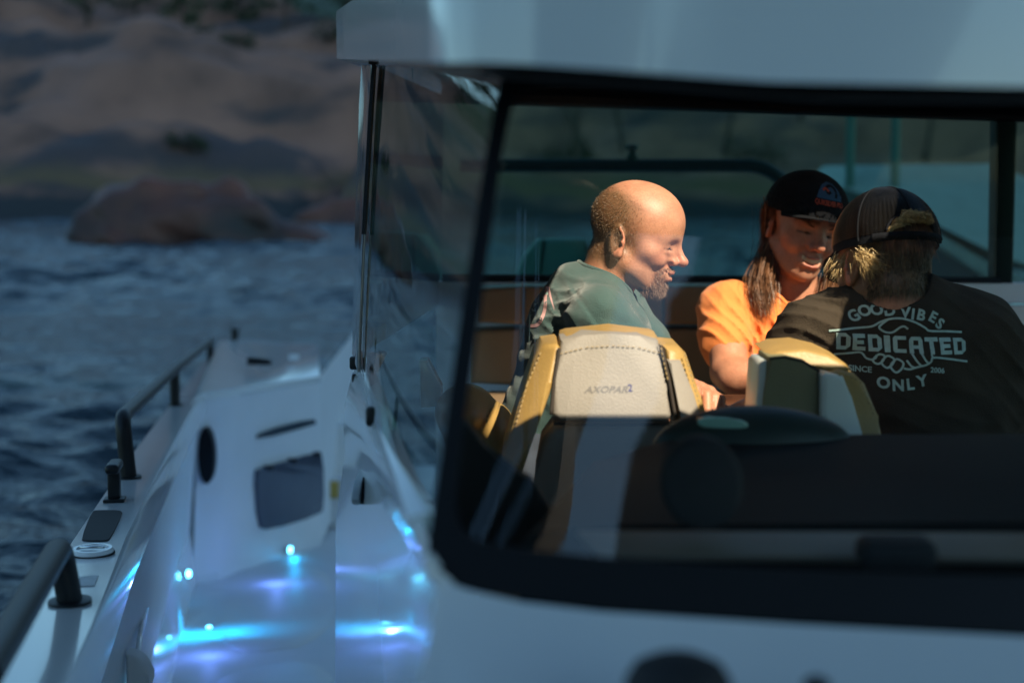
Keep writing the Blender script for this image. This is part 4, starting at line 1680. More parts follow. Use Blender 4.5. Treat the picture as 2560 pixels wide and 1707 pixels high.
def benchf(p):
    d = ell(p, q0, (0.034, 0.09, 0.048))
    d = smin(d, capsule(p, q0 + Vector((0.004, 0, -0.02)), at(1262, 1200, 2.55), 0.032, 0.036), 0.02)
    d = smin(d, ell(p, q1, (0.052, 0.12, 0.044)), 0.012)
    d = smin(d, capsule(p, q1, at(1190, 1180, 2.6), 0.046, 0.05), 0.03)
    d = d + 0.0040 * np.sin(p[:, 2] * 120 + np.sin(p[:, 0] * 60) * 1.5) * np.clip((q0.z + 0.01 - p[:, 2]) * 16, 0, 1) * np.clip((p[:, 0] - q1.x) * 20, 0, 1)
    return d


V, Q = nets(benchf, (-0.30, 2.3, HC - .75), (0.12, 2.85, HC - .33), 0.006)
np_mesh('cushion', V, Q, M['yellow'], bench)
obj('stitching', stitch_line([at(1228, 1022, 2.47), at(1219, 1036, 2.462), at(1216, 1056, 2.458)], 0.0015, 0.009, 0.005), M['thread'], bench)

# table between them
tz = at(1850, 985, 3.12)
table = thing('dinette_table', 'dark wooden table between the three men', 'table', (tz.x, 3.0, 0.72))
bm = bmesh.new()
slab(bm, smooth_loop([Vector((0.20, 2.72, tz.z)), Vector((0.86, 2.76, tz.z)), Vector((0.86, 3.12, tz.z)), Vector((0.20, 3.12, tz.z))], 1), (0, 0, -0.03), 0.006)
obj('tabletop', bm, M['wood'], table)
bm = bmesh.new()
lathe(bm, [(0.14, 0.72), (0.14, 0.735), (0.04, 0.75), (0.04, tz.z - 0.03)], (tz.x - 0.05, 2.95, 0), 20)
obj('leg', bm, M['steel'], table)
bm = bmesh.new()
strip(bm, [[Vector((-0.02, 1.5, 0.716)), Vector((1.93, 1.5, 0.716))], [Vector((-0.22, 3.3, 0.716)), Vector((1.93, 3.3, 0.716))], [Vector((-0.15, 4.05, 0.716)), Vector((1.93, 4.05, 0.716))]])
boat_part('cabin_floor', bm, M['wood'])

# seat seen through the rear window, out in the cockpit
cs = thing('cockpit_seat', 'dark seat back out in the cockpit, seen through the rear window behind the bald man', 'seat', at(1380, 760, 5.0) - Vector((0, 0, 0.4)))
upholstery('back_panel', [at(1360, 598, 5), at(1464, 598, 5), at(1480, 640, 5), at(1440, 760, 5), at(1330, 900, 5), at(1330, 760, 5)], (0, 0.12, 0), M['teal_seat'], cs, 0.02, 0, 3)
upholstery('side_bolster', [at(1344, 600, 4.98), at(1357, 600, 4.98), at(1328, 900, 4.98), at(1282, 900, 4.98), at(1288, 690, 4.98), at(1310, 640, 4.98)], (0, 0.14, 0), M['teal_seat'], cs, 0.02, 0, 3)
upholstery('side_bolster', [at(1484, 640, 4.98), at(1478, 604, 4.98), at(1520, 620, 4.98), at(1540, 900, 4.98), at(1400, 900, 4.98), at(1446, 760, 4.98)], (0, 0.14, 0), M['teal_seat'], cs, 0.02, 0, 3)
bm = bmesh.new()
pb = at(1420, 900, 5.2)
lathe(bm, [(0.06, 0.65 - pb.z), (0.06, 0.05)], pb, 16)
obj('pedestal', bm, M['black'], cs)

# the boat moored behind, on the right
nb = thing('moored_boat', 'pale motor boat moored beyond the rear window, upper right', 'boat', at(2350, 640, 9.2) - Vector((0, 0, 0.4)))
NY = 8.6
bm = bmesh.new()
slab(bm, [at(2110, 470, NY + .8), at(2160, 412, NY + 1.2), at(2480, 408, NY + 1.2), at(2640, 470, NY + 0.8), at(2640, 690, NY), at(2500, 640, NY), at(2300, 540, NY + .3)], (0, 1.4, 0.0), 0.05, 3)
obj('deck', bm, mat('weathered_pale_deck', (0.36, 0.38, 0.38), 0.5, var=0.1), nb)
bm = bmesh.new()
slab(bm, [at(2220, 508, NY), at(2520, 690, NY - .1), at(2680, 760, NY - .2), at(2680, 800, NY - .2), at(2520, 730, NY - .1), at(2215, 530, NY)], (0, 0.10, 0), 0.02)
obj('rub_rail', bm, mat('grey_rub_rail', (0.30, 0.32, 0.33), 0.5), nb)
bm = bmesh.new()
slab(bm, [at(2200, 525, NY + .06), at(2520, 712, NY - .04), at(2680, 780, NY - .1), at(2680, 1300, NY - .1), at(2260, 1300, NY + .3)], (0, 1.2, 0))
obj('hull', bm, M['hull_dark'], nb)
for x, yb in ((2124, 480), (2236, 505)):
    bm = bmesh.new()
    tube(bm, [at(x, yb, NY + 0.85), at(x + 6, 120, NY + 0.85)], 0.030, 10)
    obj('post', bm, M['teal_seat'], nb)

# ================================================================== people
SK = np.array((0.50, 0.245, 0.155))


def head_sdf(p, smile=1.0, open_=1.0, face=1.0):
    p0 = p
    if face != 1.0:
        p = p.copy()
        p[:, 2] = np.where(p[:, 2] < 0.008, 0.008 + (p[:, 2] - 0.008) / face, p[:, 2])
    x, y, z = p[:, 0], p[:, 1], p[:, 2]
    a = p.copy()
    a[:, 1] = np.abs(y)
    d = ell(p, (0.010, 0, 0.050), (0.097, 0.077, 0.084))
    d = smin(d, ell(p, (0.044, 0, 0.048), (0.063, 0.062, 0.062)), 0.03)
    d = smin(d, ell(p, (0.042, 0, -0.022), (0.053, 0.058, 0.078)), 0.03)
    d = smin(d, capsule(a, (-0.002, 0.054, -0.040), (0.060, 0.024, -0.090), 0.015, 0.014), 0.035)
    d = smin(d, sph(p, (0.076, 0, -0.094), 0.019), 0.025)
    d = smin(d, sph(a, (0.058, 0.047, -0.012), 0.020), 0.025)
    d = smin(d, sph(a, (0.073, 0.037, -0.034 + 0.004 * smile), 0.015 + 0.003 * smile), 0.014)
    d = smin(d, capsule(a, (0.0965, 0.012, 0.026), (0.074, 0.046, 0.026), 0.0090, 0.008), 0.018)
    d = smax(d, -ell(a, (0.1090, 0.031, 0.006), (0.0135, 0.0175, 0.0115)), 0.014)
    d = smin(d, sph(a, (0.0815, 0.031, 0.006), 0.0125), 0.004)
    # closed lids: a crease
    d = smax(d, -capsule(a, (0.0960, 0.020, 0.0010), (0.0740, 0.0535, 0.0025), 0.0040, 0.0025), 0.003)
    d = smin(d, capsule(a, (0.0935, 0.021, -0.007), (0.086, 0.043, -0.006), 0.0035), 0.006)
    # nose
    d = smin(d, capsule(p, (0.099, 0, 0.022), (0.1225, 0, -0.022), 0.0078, 0.0095), 0.014)
    d = smin(d, capsule(a, (0.087, 0.012, 0.014), (0.098, 0.011, -0.022), 0.0095, 0.0105), 0.010)
    d = smin(d, sph(p, (0.1235, 0, -0.024), 0.0115), 0.008)
    d = smin(d, sph(a, (0.107, 0.0125, -0.029), 0.0088), 0.007)
    d = smax(d, -sph(a, (0.116, 0.007, -0.0375), 0.0028), 0.003)
    # mouth
    d = smin(d, ell(p, (0.081, 0, -0.062), (0.025, 0.033, 0.026)), 0.012)
    up = 0.008 * smile
    d = smin(d, chain(a, [(0.106, 0, -0.054), (0.102, 0.012, -0.054), (0.087, 0.028, -0.058 + up)], [0.0055, 0.005, 0.003], 0.004), 0.006)
    d = smin(d, chain(a, [(0.103, 0, -0.073), (0.099, 0.013, -0.071), (0.086, 0.028, -0.060 + up)], [0.006, 0.0055, 0.003], 0.004), 0.006)
    d = smax(d, -chain(a, [(0.108, 0, -0.063), (0.103, 0.013, -0.062), (0.090, 0.028, -0.057 + up)], [0.0018 + 0.0030 * open_, 0.0016 + 0.0024 * open_, 0.0014], 0.002), 0.002)
    d = smax(d, -chain(a, [(0.1035, 0.018, -0.030), (0.097, 0.030, -0.046), (0.090, 0.036, -0.062)], [0.0012, 0.0050, 0.0035], 0.004), 0.007)
    d = smax(d, -capsule(p, (0.104, -0.01, -0.083), (0.104, 0.01, -0.083), 0.004), 0.008)
    # crow's feet
    for k in range(3):
        d = smax(d, -capsule(a, (0.079, 0.049, 0.004 - 0.005 * k), (0.060, 0.0615, 0.012 - 0.013 * k), 0.0024, 0.0014), 0.003)
    # ear
    ex, ey, ez = a[:, 0] + 0.010, a[:, 1] - 0.0745, p0[:, 2] - 0.002
    ca, sa = math.cos(0.42), math.sin(0.42)
    e1 = ex * ca + ey * sa
    e2 = -ex * sa + ey * ca
    ct, st = math.cos(0.18), math.sin(0.18)
    u = e1 * ct + ez * st
    v = -e1 * st + ez * ct
    wd = 0.0165 + 0.10 * np.clip(v, -0.03, 0.02) * 0.12
    q = np.sqrt((u / wd) ** 2 + (v / 0.0305) ** 2)
    plate = smax((q - 1) * 0.017, np.abs(e2 + 0.004) - 0.004, 0.004)
    plate = smax(plate, -ell(np.stack([u - 0.003, e2 - 0.003, v + 0.002], 1), (0, 0, 0), (0.009, 0.0065, 0.015)), 0.003)
    rim = np.sqrt(((q - 0.93) * 0.019) ** 2 + (e2 - 0.001) ** 2) - 0.0036
    rim = np.where(u > 0.010, rim + 0.002, rim)
    anti = np.sqrt(((np.sqrt(((u + 0.001) / 0.0095) ** 2 + ((v - 0.001) / 0.019) ** 2) - 1) * 0.011) ** 2 + (e2 - 0.000) ** 2) - 0.0022
    anti = np.where(u > 0.004, anti + 0.004, anti)
    ear = smin(smin(plate, rim, 0.004), anti, 0.003)
    lobe = ell(np.stack([u - 0.003, e2 + 0.001, v + 0.028], 1), (0, 0, 0), (0.008, 0.0045, 0.008))
    ear = smin(ear, lobe, 0.006)
    tragus = sph(np.stack([u - 0.0125, e2 - 0.001, v + 0.004], 1), (0, 0, 0), 0.004)
    ear = smin(ear, tragus, 0.004)
    d = smin(d, ear, 0.004)
    return d


def head_color(p, kind):
    """skin colours by place on the head (canonical coordinates)"""
    x, y, z = p[:, 0], np.abs(p[:, 1]), p[:, 2]
    n = len(p)
    col = np.tile(SK, (n, 1))

    def blob(c, r):
        return np.exp(-(((np.stack([x, y, z], 1) - np.array(c)) / np.array(r)) ** 2).sum(1))

    def mixc(col, c, t):
        t = np.clip(t, 0, 1)[:, None]
        return col * (1 - t) + np.array(c) * t

    red = 0.55 * blob((0.12, 0, -0.025), (0.02, 0.02, 0.02)) + 0.4 * blob((0.065, 0.048, -0.022), (0.03, 0.02, 0.022)) + 0.5 * blob((-0.012, 0.085, 0.0), (0.03, 0.02, 0.04))
    col = mixc(col, (0.47, 0.14, 0.09), red)
    lips = np.clip(1.5 * (blob((0.105, 0, -0.055), (0.011, 0.024, 0.0045)) + blob((0.102, 0, -0.073), (0.011, 0.022, 0.006))), 0, 1)
    col = mixc(col, (0.42, 0.15, 0.12), lips * 0.8)
    brow = np.exp(-((z - (0.030 + 0.10 * (0.03 - np.abs(y - 0.03)) * 0.6 - 0.1 * np.clip(y - 0.035, 0, 1))) / 0.0045) ** 2) * (x > 0.055) * np.clip((y - 0.008) / 0.006, 0, 1) * np.clip((0.052 - y) / 0.008, 0, 1)
    lash = np.exp(-((z - 0.0020) / 0.0028) ** 2) * (x > 0.068) * np.clip((y - 0.017) / 0.004, 0, 1) * np.clip((0.053 - y) / 0.004, 0, 1)
    if kind == 'bald':
        col = mixc(col, (0.30, 0.20, 0.13), brow * 0.3)
        col = mixc(col, (0.10, 0.05, 0.035), lash * 0.6)
        # cropped hair: back and sides, fading to the bald crown and the temple
        line = 0.046 - 0.055 * np.clip((z - 0.075) / 0.045, 0, 1)
        h = np.clip((line - x) / 0.05, 0, 1) * np.clip((0.126 - z) / 0.03, 0, 1) * np.clip((z + 0.05 + (x < -0.02) * 0.03) / 0.03, 0, 1)
        h = h * np.where((y > 0.079) & (np.abs(z) < 0.05), 0.0, 1.0)
        nz = 0.5 + 0.5 * np.sin(p[:, 0] * 1900 + np.sin(p[:, 2] * 1300) * 3) * np.sin(p[:, 2] * 2100 + np.sin(p[:, 1] * 1700) * 2)
        col = mixc(col, (0.13, 0.075, 0.035), h * (0.78 + 0.16 * nz))
        st = np.clip((0.045 - np.abs(z + 0.075)) / 0.03, 0, 1) * np.clip((x - 0.0) / 0.04, 0, 1) * np.clip((-0.045 - z) / 0.02, 0, 1)
        col = mixc(col, (0.28, 0.17, 0.12), st * 0.30)
        gt = goatee(p)
        col = mixc(col, (0.20, 0.10, 0.06), gt * 0.65 * (1 - lips))
    elif kind == 'long':
        col = mixc(col, (0.10, 0.05, 0.03), brow * 0.75)
        col = mixc(col, (0.06, 0.03, 0.02), lash * 0.8)
    else:
        h = np.clip((0.02 - x) / 0.02, 0, 1) * np.clip((z + 0.075) / 0.02, 0, 1) * np.where((y > 0.079) & (np.abs(z) < 0.05), 0.0, 1.0)
        col = mixc(col, (0.12, 0.08, 0.04), h * 0.85)
    return col


def goatee(p):
    x, y, z = p[:, 0], np.abs(p[:, 1]), p[:, 2]
    must = np.clip((0.034 - y) / 0.008, 0, 1) * np.clip((z + 0.056 + 0.30 * np.clip(y - 0.012, 0, 1)) / 0.004, 0, 1) * np.clip((-0.037 - 0.25 * y - z) / 0.005, 0, 1)
    side = np.exp(-((y - 0.033) / 0.006) ** 2) * np.clip((-0.048 - z) / 0.006, 0, 1) * np.clip((z + 0.10) / 0.01, 0, 1)
    chin = np.clip((0.034 - y) / 0.008, 0, 1) * np.clip((-0.079 - z) / 0.005, 0, 1)
    return np.clip(must + side + chin, 0, 1) * (x > 0.045)


def rot_axes(fwd, up):
    f = Vector(fwd).normalized()
    l = Vector(up).cross(f).normalized()
    u = f.cross(l)
    return np.array([[f.x, l.x, u.x], [f.y, l.y, u.y], [f.z, l.z, u.z]], np.float32)


def fbm_np(p, f, s):
    return np.sin(p[:, 0] * f + 1.7 * np.sin(p[:, 2] * f * 0.7 + s) + s) * np.sin(p[:, 2] * f * 1.1 + 1.3 * np.sin(p[:, 1] * f * 0.9 + s * 2))


def creases(p, c, direc, f, amp, reach, warp=1.0):
    """gathered cloth: sharp ridges fanning out from a point c"""
    q = p - np.array(c, np.float32)
    u = q @ np.array(direc, np.float32)
    r2 = (q * q).sum(1)
    w_ = warp * np.sin(q[:, 0] * 21 + q[:, 2] * 13) + 0.6 * np.sin(q[:, 1] * 37 + q[:, 2] * 19)
    rd = 1 - np.abs(np.sin(u * f + w_))
    return -amp * rd * rd * np.exp(-r2 / (reach * reach))


def hand_sdf(p, wrist, knuck, palm_n, curl, r=0.0095, thumb_side=1):
    """a hand: palm plus four bent fingers of different length and a thumb leaving the palm's side.
    wrist -> knuck is the palm's axis; fingers bend towards palm_n"""
    wv, kv, nv = Vector(wrist), Vector(knuck), Vector(palm_n).normalized()
    ax = (kv - wv).normalized()
    nv = (nv - ax * nv.dot(ax)).normalized()
    sv = ax.cross(nv)
    d = capsule(p, wv, wv.lerp(kv, 0.35), 0.024, 0.026)
    for k in (-1.5, -0.5, 0.5, 1.5):
        d = smin(d, capsule(p, wv + sv * k * 0.010, kv + sv * k * 0.0195, 0.016, 0.0125), 0.012)
    L = (0.040, 0.047, 0.044, 0.034)
    for i, k in enumerate((-1.5, -0.5, 0.5, 1.5)):
        j = kv + sv * k * 0.0205
        pts = [j]
        ang = 0.0
        for s, q in ((1.0, 0.9), (0.62, 1.1), (0.5, 0.8)):
            ang += curl * q
            j = j + (ax * math.cos(ang) + nv * math.sin(ang)) * L[i] * s
            pts.append(j)
        d = smin(d, chain(p, pts, [r * 1.05, r, r * 0.92, r * 0.8], 0.002), 0.004)
    t0 = wv.lerp(kv, 0.30) + sv * thumb_side * 0.026
    t1 = t0 + (ax * 0.6 + sv * thumb_side * 0.65 + nv * 0.35).normalized() * 0.042
    t2 = t1 + (ax * 0.8 + nv * 0.65).normalized() * 0.032
    d = smin(d, chain(p, [t0, t1, t2], [0.015, 0.0115, 0.009], 0.004), 0.010)
    return d


def neck_band(root, shirt_obj, a, b, rad, m, r=0.0055):
    """ribbed neck band laid where the shirt meets the neck"""
    t = bvh_of(shirt_obj)
    d = (b - a).normalized()
    u = d.orthogonal().normalized()
    v = d.cross(u)
    pts = []
    for k in range(48):
        an = k * 2 * math.pi / 48
        s_ = a - d * 0.03 + (u * math.cos(an) + v * math.sin(an)) * rad
        h = t.ray_cast(s_, d)[0]
        if h:
            pts.append(h + d * 0.001)
    if len(pts) < 40:
        return
    n = len(pts)
    sm = [sum((pts[(i + j) % n] for j in range(-3, 4)), Vector()) / 7 for i in range(n)]
    bm = bmesh.new()
    tube(bm, sm + [sm[0]], r, 8, cap=False)
    obj('collar', bm, m, root, 80)


def person(label, loc):
    return thing('person', label, 'person', loc)


def build_body(root, O, Rm, kind, extra, lo, hi, h=0.0027, smile=1.0, open_=1.0, face=1.0, hs=1.0):
    O = np.array(O, np.float32)

    def canon(p):
        return (p - O) @ Rm / hs

    def f(p):
        d = extra(p)
        q = canon(p)
        near = (q ** 2).sum(1) < 0.20 ** 2
        hd = np.full(len(p), 0.25, np.float32)
        if near.any():
            hd[near] = head_sdf(q[near], smile, open_, face) * hs * (0.9 if face != 1.0 else 1.0)
        return smin(d, hd, 0.022)

    V, Q = nets(f, lo, hi, h)
    q = canon(V.astype(np.float32))
    if face != 1.0:
        q[:, 2] = np.where(q[:, 2] < 0.008, 0.008 + (q[:, 2] - 0.008) / face, q[:, 2])
    col = head_color(q, kind)
    far = (q ** 2).sum(1) > 0.155 ** 2
    col[far] = SK * np.array((0.98, 0.95, 0.93))
    o = np_mesh('body', V, Q, M['skin'], root, col)
    return o, V, Q, q


def eyes(root, body, W, brow_mat, brow_w, lash_mat):
    t = bvh_of(body)

    def onto(c, up=0.0):
        p = W(c)
        h, n, _, _ = t.find_nearest(p)
        return h + n * up
    for s_ in (1, -1):
        bm = bmesh.new()
        tube(bm, [onto((x, s_ * y, z), 0.0002) for x, y, z in ((0.0955, 0.0205, -0.0005), (0.0945, 0.026, 0.0030), (0.0915, 0.0335, 0.0045), (0.0855, 0.041, 0.0036), (0.0790, 0.0475, 0.0010), (0.0735, 0.0520, -0.0015))], [0.0006, 0.0012, 0.0015, 0.0015, 0.0012, 0.0005], 6)
        obj('eyelash', bm, lash_mat, root, 80)
        if brow_mat is None:
            continue
        n = 260
        u = rng.uniform(0, 1, n)
        P = np.zeros((n, 4, 3))
        for i in range(n):
            y = 0.012 + 0.040 * u[i]
            x = 0.102 - 0.55 * max(0, y - 0.012) ** 1.0 - 0.002
            z = 0.026 + 0.007 * math.sin(u[i] * 2.2) - 0.004 * max(0, u[i] - 0.6) + rng.normal(0, 0.0017)
            a = onto((x, s_ * y, z), 0.0003)
            b = onto((x - 0.003, s_ * (y + 0.007), z + 0.0005), 0.0012)
            for k in range(4):
                P[i, k] = a.lerp(b, k / 3.0)
        ribbons('eyebrow', P, brow_w, brow_mat, root)


def vnormals(V, Q):
    n = np.cross(V[Q[:, 2]] - V[Q[:, 0]], V[Q[:, 3]] - V[Q[:, 1]])
    N = np.zeros_like(V)
    for k in range(4):
        np.add.at(N, Q[:, k], n)
    return N / (np.linalg.norm(N, axis=1, keepdims=True) + 1e-12)


# ------------------------------------------------------------------ the bald man in profile
def make_bald():
    Yb = 2.90
    root = person('laughing bald man with a goatee in a dark teal T-shirt, in profile', at(1340, 1250, Yb) - Vector((0, 0, 0.1)))
    O = at(1569, 606, Yb)
    yaw, pit = R(14), R(10)
    HS, FC = 0.955, 0.86
    fwd = Vector((math.cos(yaw) * math.cos(pit), -math.sin(yaw) * math.cos(pit), -math.sin(pit)))
    Rm = rot_axes(fwd, (math.sin(pit), 0, math.cos(pit)))
    def W(c):
        c = np.array(c, float) * 1.0
        if c[2] < 0.008:
            c[2] = 0.008 + (c[2] - 0.008) * FC
        return O + Vector((Rm @ (c * HS)).tolist())
    neck0, neck1 = W((-0.022, 0, -0.045)), at(1492, 770, Yb + 0.01)
    shN, shF = at(1500, 800, Yb - 0.175), at(1530, 775, Yb + 0.20)
    elN, elF = at(1650, 985, Yb - 0.20), at(1680, 960, Yb + 0.24)
    hand0, hand1 = at(1700, 985, Yb - 0.42), at(1742, 968, Yb - 0.45)
    chest, pel = at(1478, 880, Yb), at(1350, 1170, Yb)
    kneeN, kneeF = at(1640, 1260, Yb - 0.12), at(1660, 1250, Yb + 0.14)

    def body(p):
        d = capsule(p, neck0, neck1, 0.054, 0.060)
        # sternomastoid
        d = smin(d, capsule(p, W((-0.01, -0.052, -0.045)), at(1520, 752, Yb - 0.03), 0.010, 0.012), 0.015)
        d = smin(d, ell(p, chest, (0.10, 0.15, 0.13)), 0.05)
        d = smin(d, capsule(p, chest, pel, 0.09, 0.10), 0.05)
        for s, e in ((shN, elN), (shF, elF)):
            d = smin(d, capsule(p, s, e, 0.048, 0.040), 0.03)
        d = smin(d, capsule(p, elN, hand0, 0.038, 0.026), 0.015)
        d = smin(d, capsule(p, elF, at(1690, 1040, Yb + 0.05), 0.038, 0.026), 0.015)
        d = smin(d, hand_sdf(p, at(1690, 1040, Yb + 0.05), at(1690, 1052, Yb - 0.03), (0, 0, -1), 0.35), 0.012)
        d = smin(d, hand_sdf(p, hand0, hand1, (0.0, -0.6, -0.75), 0.75), 0.012)
        return d
    o, V, Q, q = build_body(root, O, Rm, 'bald', body, (-0.16, Yb - 0.58, HC - 0.78), (0.56, Yb + 0.36, HC + 0.04), 0.0024, 1.0, 0.5, 0.86, 0.955)
    N = vnormals(V, Q)
    eyes(root, o, W, None, 0.0006, M['seam'])
    # teeth
    bm = bmesh.new()
    pts = [W((0.099 - 0.30 * y * y / 0.03, y, -0.0625 + 4 * y * y)) for y in np.linspace(-0.022, 0.022, 9)]
    tube(bm, pts, 0.0042, 8)
    obj('teeth', bm, M['teeth'], root)
    # beard
    Cq = q.astype(float)
    g = goatee(Cq)
    g[Cq[:, 0] < 0.05] = 0
    inside = (Cq ** 2).sum(1) < 0.15 ** 2
    lipz = (np.abs(Cq[:, 2] + 0.063) < 0.0125 - 0.2 * np.clip(np.abs(Cq[:, 1]) - 0.012, 0, 1)) & (np.abs(Cq[:, 1]) < 0.026)
    pr = g * inside * (~lipz)
    NB = 4200
    pick = rng.choice(len(V), NB, p=pr / pr.sum())
    base = V[pick] + rng.normal(0, 0.0009, (NB, 3))
    dn = np.array(W((0.35, 0, -1.0)) - O)
    dirs = N[pick] * 0.75 + dn * 0.65 + rng.normal(0, 0.25, (NB, 3))
    dirs /= np.linalg.norm(dirs, axis=1, keepdims=True)
    ln = (0.004 + 0.007 * np.clip((-0.075 - Cq[pick, 2]) / 0.03, 0, 1)) * rng.uniform(0.35, 1.1, NB)
    t = np.linspace(0, 1, 4)[None, :, None]
    P = base[:, None] + dirs[:, None] * t * ln[:, None, None] + (dn * 0.35)[None, None] * (t ** 2) * ln[:, None, None]
    ribbons('beard', P, 0.00055, M['beard'], root)
    # cropped hair
    line = 0.040 - 0.055 * np.clip((Cq[:, 2] - 0.075) / 0.045, 0, 1)
    hz = np.clip((line - Cq[:, 0]) / 0.05, 0, 1) * np.clip((0.120 - Cq[:, 2]) / 0.04, 0, 1) * np.clip((Cq[:, 2] + 0.055) / 0.03, 0, 1) * (np.abs(Cq[:, 1]) < 0.0785) * inside
    pick = rng.choice(len(V), 9000, p=hz / hz.sum())
    base = V[pick] + rng.normal(0, 0.0009, (9000, 3))
    dirs = N[pick] * 0.7 + np.array((-0.1, 0, -0.6)) + rng.normal(0, 0.3, (9000, 3))
    dirs /= np.linalg.norm(dirs, axis=1, keepdims=True)
    P = base[:, None] + dirs[:, None] * np.linspace(0, 1, 3)[None, :, None] * 0.0035
    ribbons('hair', P, 0.0006, mat('cropped_hair', (0.13, 0.08, 0.04), 0.5, var=0.4, vscale=300), root)
    # shirt

    def shirt(p):
        d = ell(p, at(1474, 890, Yb), (0.122, 0.16, 0.16))
        d = smin(d, capsule(p, at(1470, 880, Yb), at(1352, 1170, Yb), 0.118, 0.125), 0.06)
        d = smin(d, capsule(p, at(1482, 745, Yb), shN, 0.056, 0.056), 0.05)
        d = smin(d, capsule(p, at(1482, 745, Yb), shF, 0.060, 0.062), 0.05)
        d = smin(d, capsule(p, shN, at(1570, 885, Yb - 0.18), 0.058, 0.058), 0.03)
        d = smin(d, capsule(p, shF, at(1610, 870, Yb + 0.225), 0.064, 0.062), 0.03)
        d = smin(d, capsule(p, at(1452, 735, Yb + 0.01), at(1420, 800, Yb), 0.060, 0.075), 0.04)
        wr = 0.0030 * fbm_np(p, 34, 0.6) + 0.0016 * fbm_np(p, 75, 2.1)
        # pull folds running from the shoulder down the sleeve
        wr = wr + 0.004 * np.sin(((p[:, 0] - shN.x) * 0.7 + (p[:, 2] - shN.z) * 1.2) * 95) * np.exp(-((p - np.array(at(1545, 850, Yb - 0.2))) ** 2).sum(1) / 0.006)
        d = d + wr
        d = d + creases(p, at(1440, 850, Yb - 0.12), (0.8, 0.2, 0.55), 105, 0.007, 0.11) + creases(p, at(1590, 800, Yb - 0.1), (0.3, 0.3, 0.9), 120, 0.006, 0.08) + creases(p, at(1400, 760, Yb - 0.1), (0.6, 0.5, 0.6), 80, 0.005, 0.10)
        # sleeve seam
        sd = np.abs((p[:, 0] - at(1470, 770, Yb).x) + 0.75 * (p[:, 2] - at(1470, 770, Yb).z))
        d = d + 0.003 * np.exp(-(sd / 0.004) ** 2) * (p[:, 1] < Yb - 0.10) * (p[:, 2] > shN.z - 0.10)
        # neck opening
        d = smax(d, -capsule(p, neck0, neck1 + (neck1 - neck0) * 0.05, 0.060, 0.066), 0.008)
        return d
    V2, Q2 = nets(shirt, (-0.18, Yb - 0.36, HC - 0.80), (0.46, Yb + 0.36, HC - 0.10), 0.0045)
    so = np_mesh('shirt', V2, Q2, M['dark_tee'], root)
    neck_band(root, so, neck0, neck1, 0.0675, M['dark_tee'])
    tree = bvh_of(so)
    # print on the back: a pink frame line and small lettering
    Xd = Vector((1, 0.0, 0))

    KS = 2.72 / F

    def pf(p):
        c = at(1340, 790, 2.72)
        return Vector((c.x + p.x * KS, 2.3, c.z + p.y * KS))
    Xd = Vector((0, 1, 0))
    fr = curve_pts([(34, 62), (28, 40), (26, 8), (20, -12), (6, -36), (-16, -42), (-34, -40), (-60, -36)], 5)
    v, f = stroke(fr, 8)
    decal('shirt_print', v, f, pf, tree, Xd, 0.0012, M['print_pink'], root, 10)
    for (x0, y0, x1, y1) in ((22, 30, 34, 46), (-6, 6, 6, 20), (-14, -6, 2, 0), (-26, -22, -8, -12)):
        v, f = stroke([(x0, y0), (x1, y1)], 7)
        decal('shirt_print', v, f, pf, tree, Xd, 0.0012, M['print'], root, 10)
    # trousers
    def trous(p):
        d = ell(p, pel, (0.15, 0.19, 0.12))
        for k, ft in ((kneeN, at(1600, 1600, Yb - 0.12)), (kneeF, at(1620, 1600, Yb + 0.14))):
            d = smin(d, capsule(p, pel + Vector((0, (k.y - Yb) * 0.7, -0.02)), k, 0.085, 0.065), 0.03)
            d = smin(d, capsule(p, k, Vector((k.x - 0.02, k.y, 0.80)), 0.062, 0.05), 0.02)
        return d + 0.003 * fbm_np(p, 40, 1.0)
    V3, Q3 = nets(trous, (-0.2, Yb - 0.30, 0.70), (0.45, Yb + 0.32, HC - 0.45), 0.01)
    np_mesh('trousers', V3, Q3, M['trouser'], root)
    return root


make_bald()


# ------------------------------------------------------------------ cap builder
def cap_dome(O, Rm, rad, back=False, h=0.004, thick_=0.004):
    """crown of a cap as a shell in canonical head space"""
    O = np.array(O, np.float32)

    def f(p):
        q = (p - O) @ Rm
        d = ell(q, (0.006, 0, 0.050), rad)
        low = 0.035 + 0.10 * np.clip(-q[:, 0], 0, 0.2) * -0.25
        d = smax(d, -(q[:, 2] - low), 0.004)
        d = smax(d, -ell(q, (0.006, 0, 0.046), (rad[0] - thick_, rad[1] - thick_, rad[2] - thick_)), 0.003)
        # seams between the panels
        ang = np.arctan2(q[:, 1], q[:, 0])
        seam = np.abs(np.sin(ang * 3 + 1.57)) * np.sqrt(q[:, 0] ** 2 + q[:, 1] ** 2)
        d = d - 0.0010 * np.exp(-(seam / 0.006) ** 2)
        return d
    return nets(f, O - 0.16, O + 0.19, h)


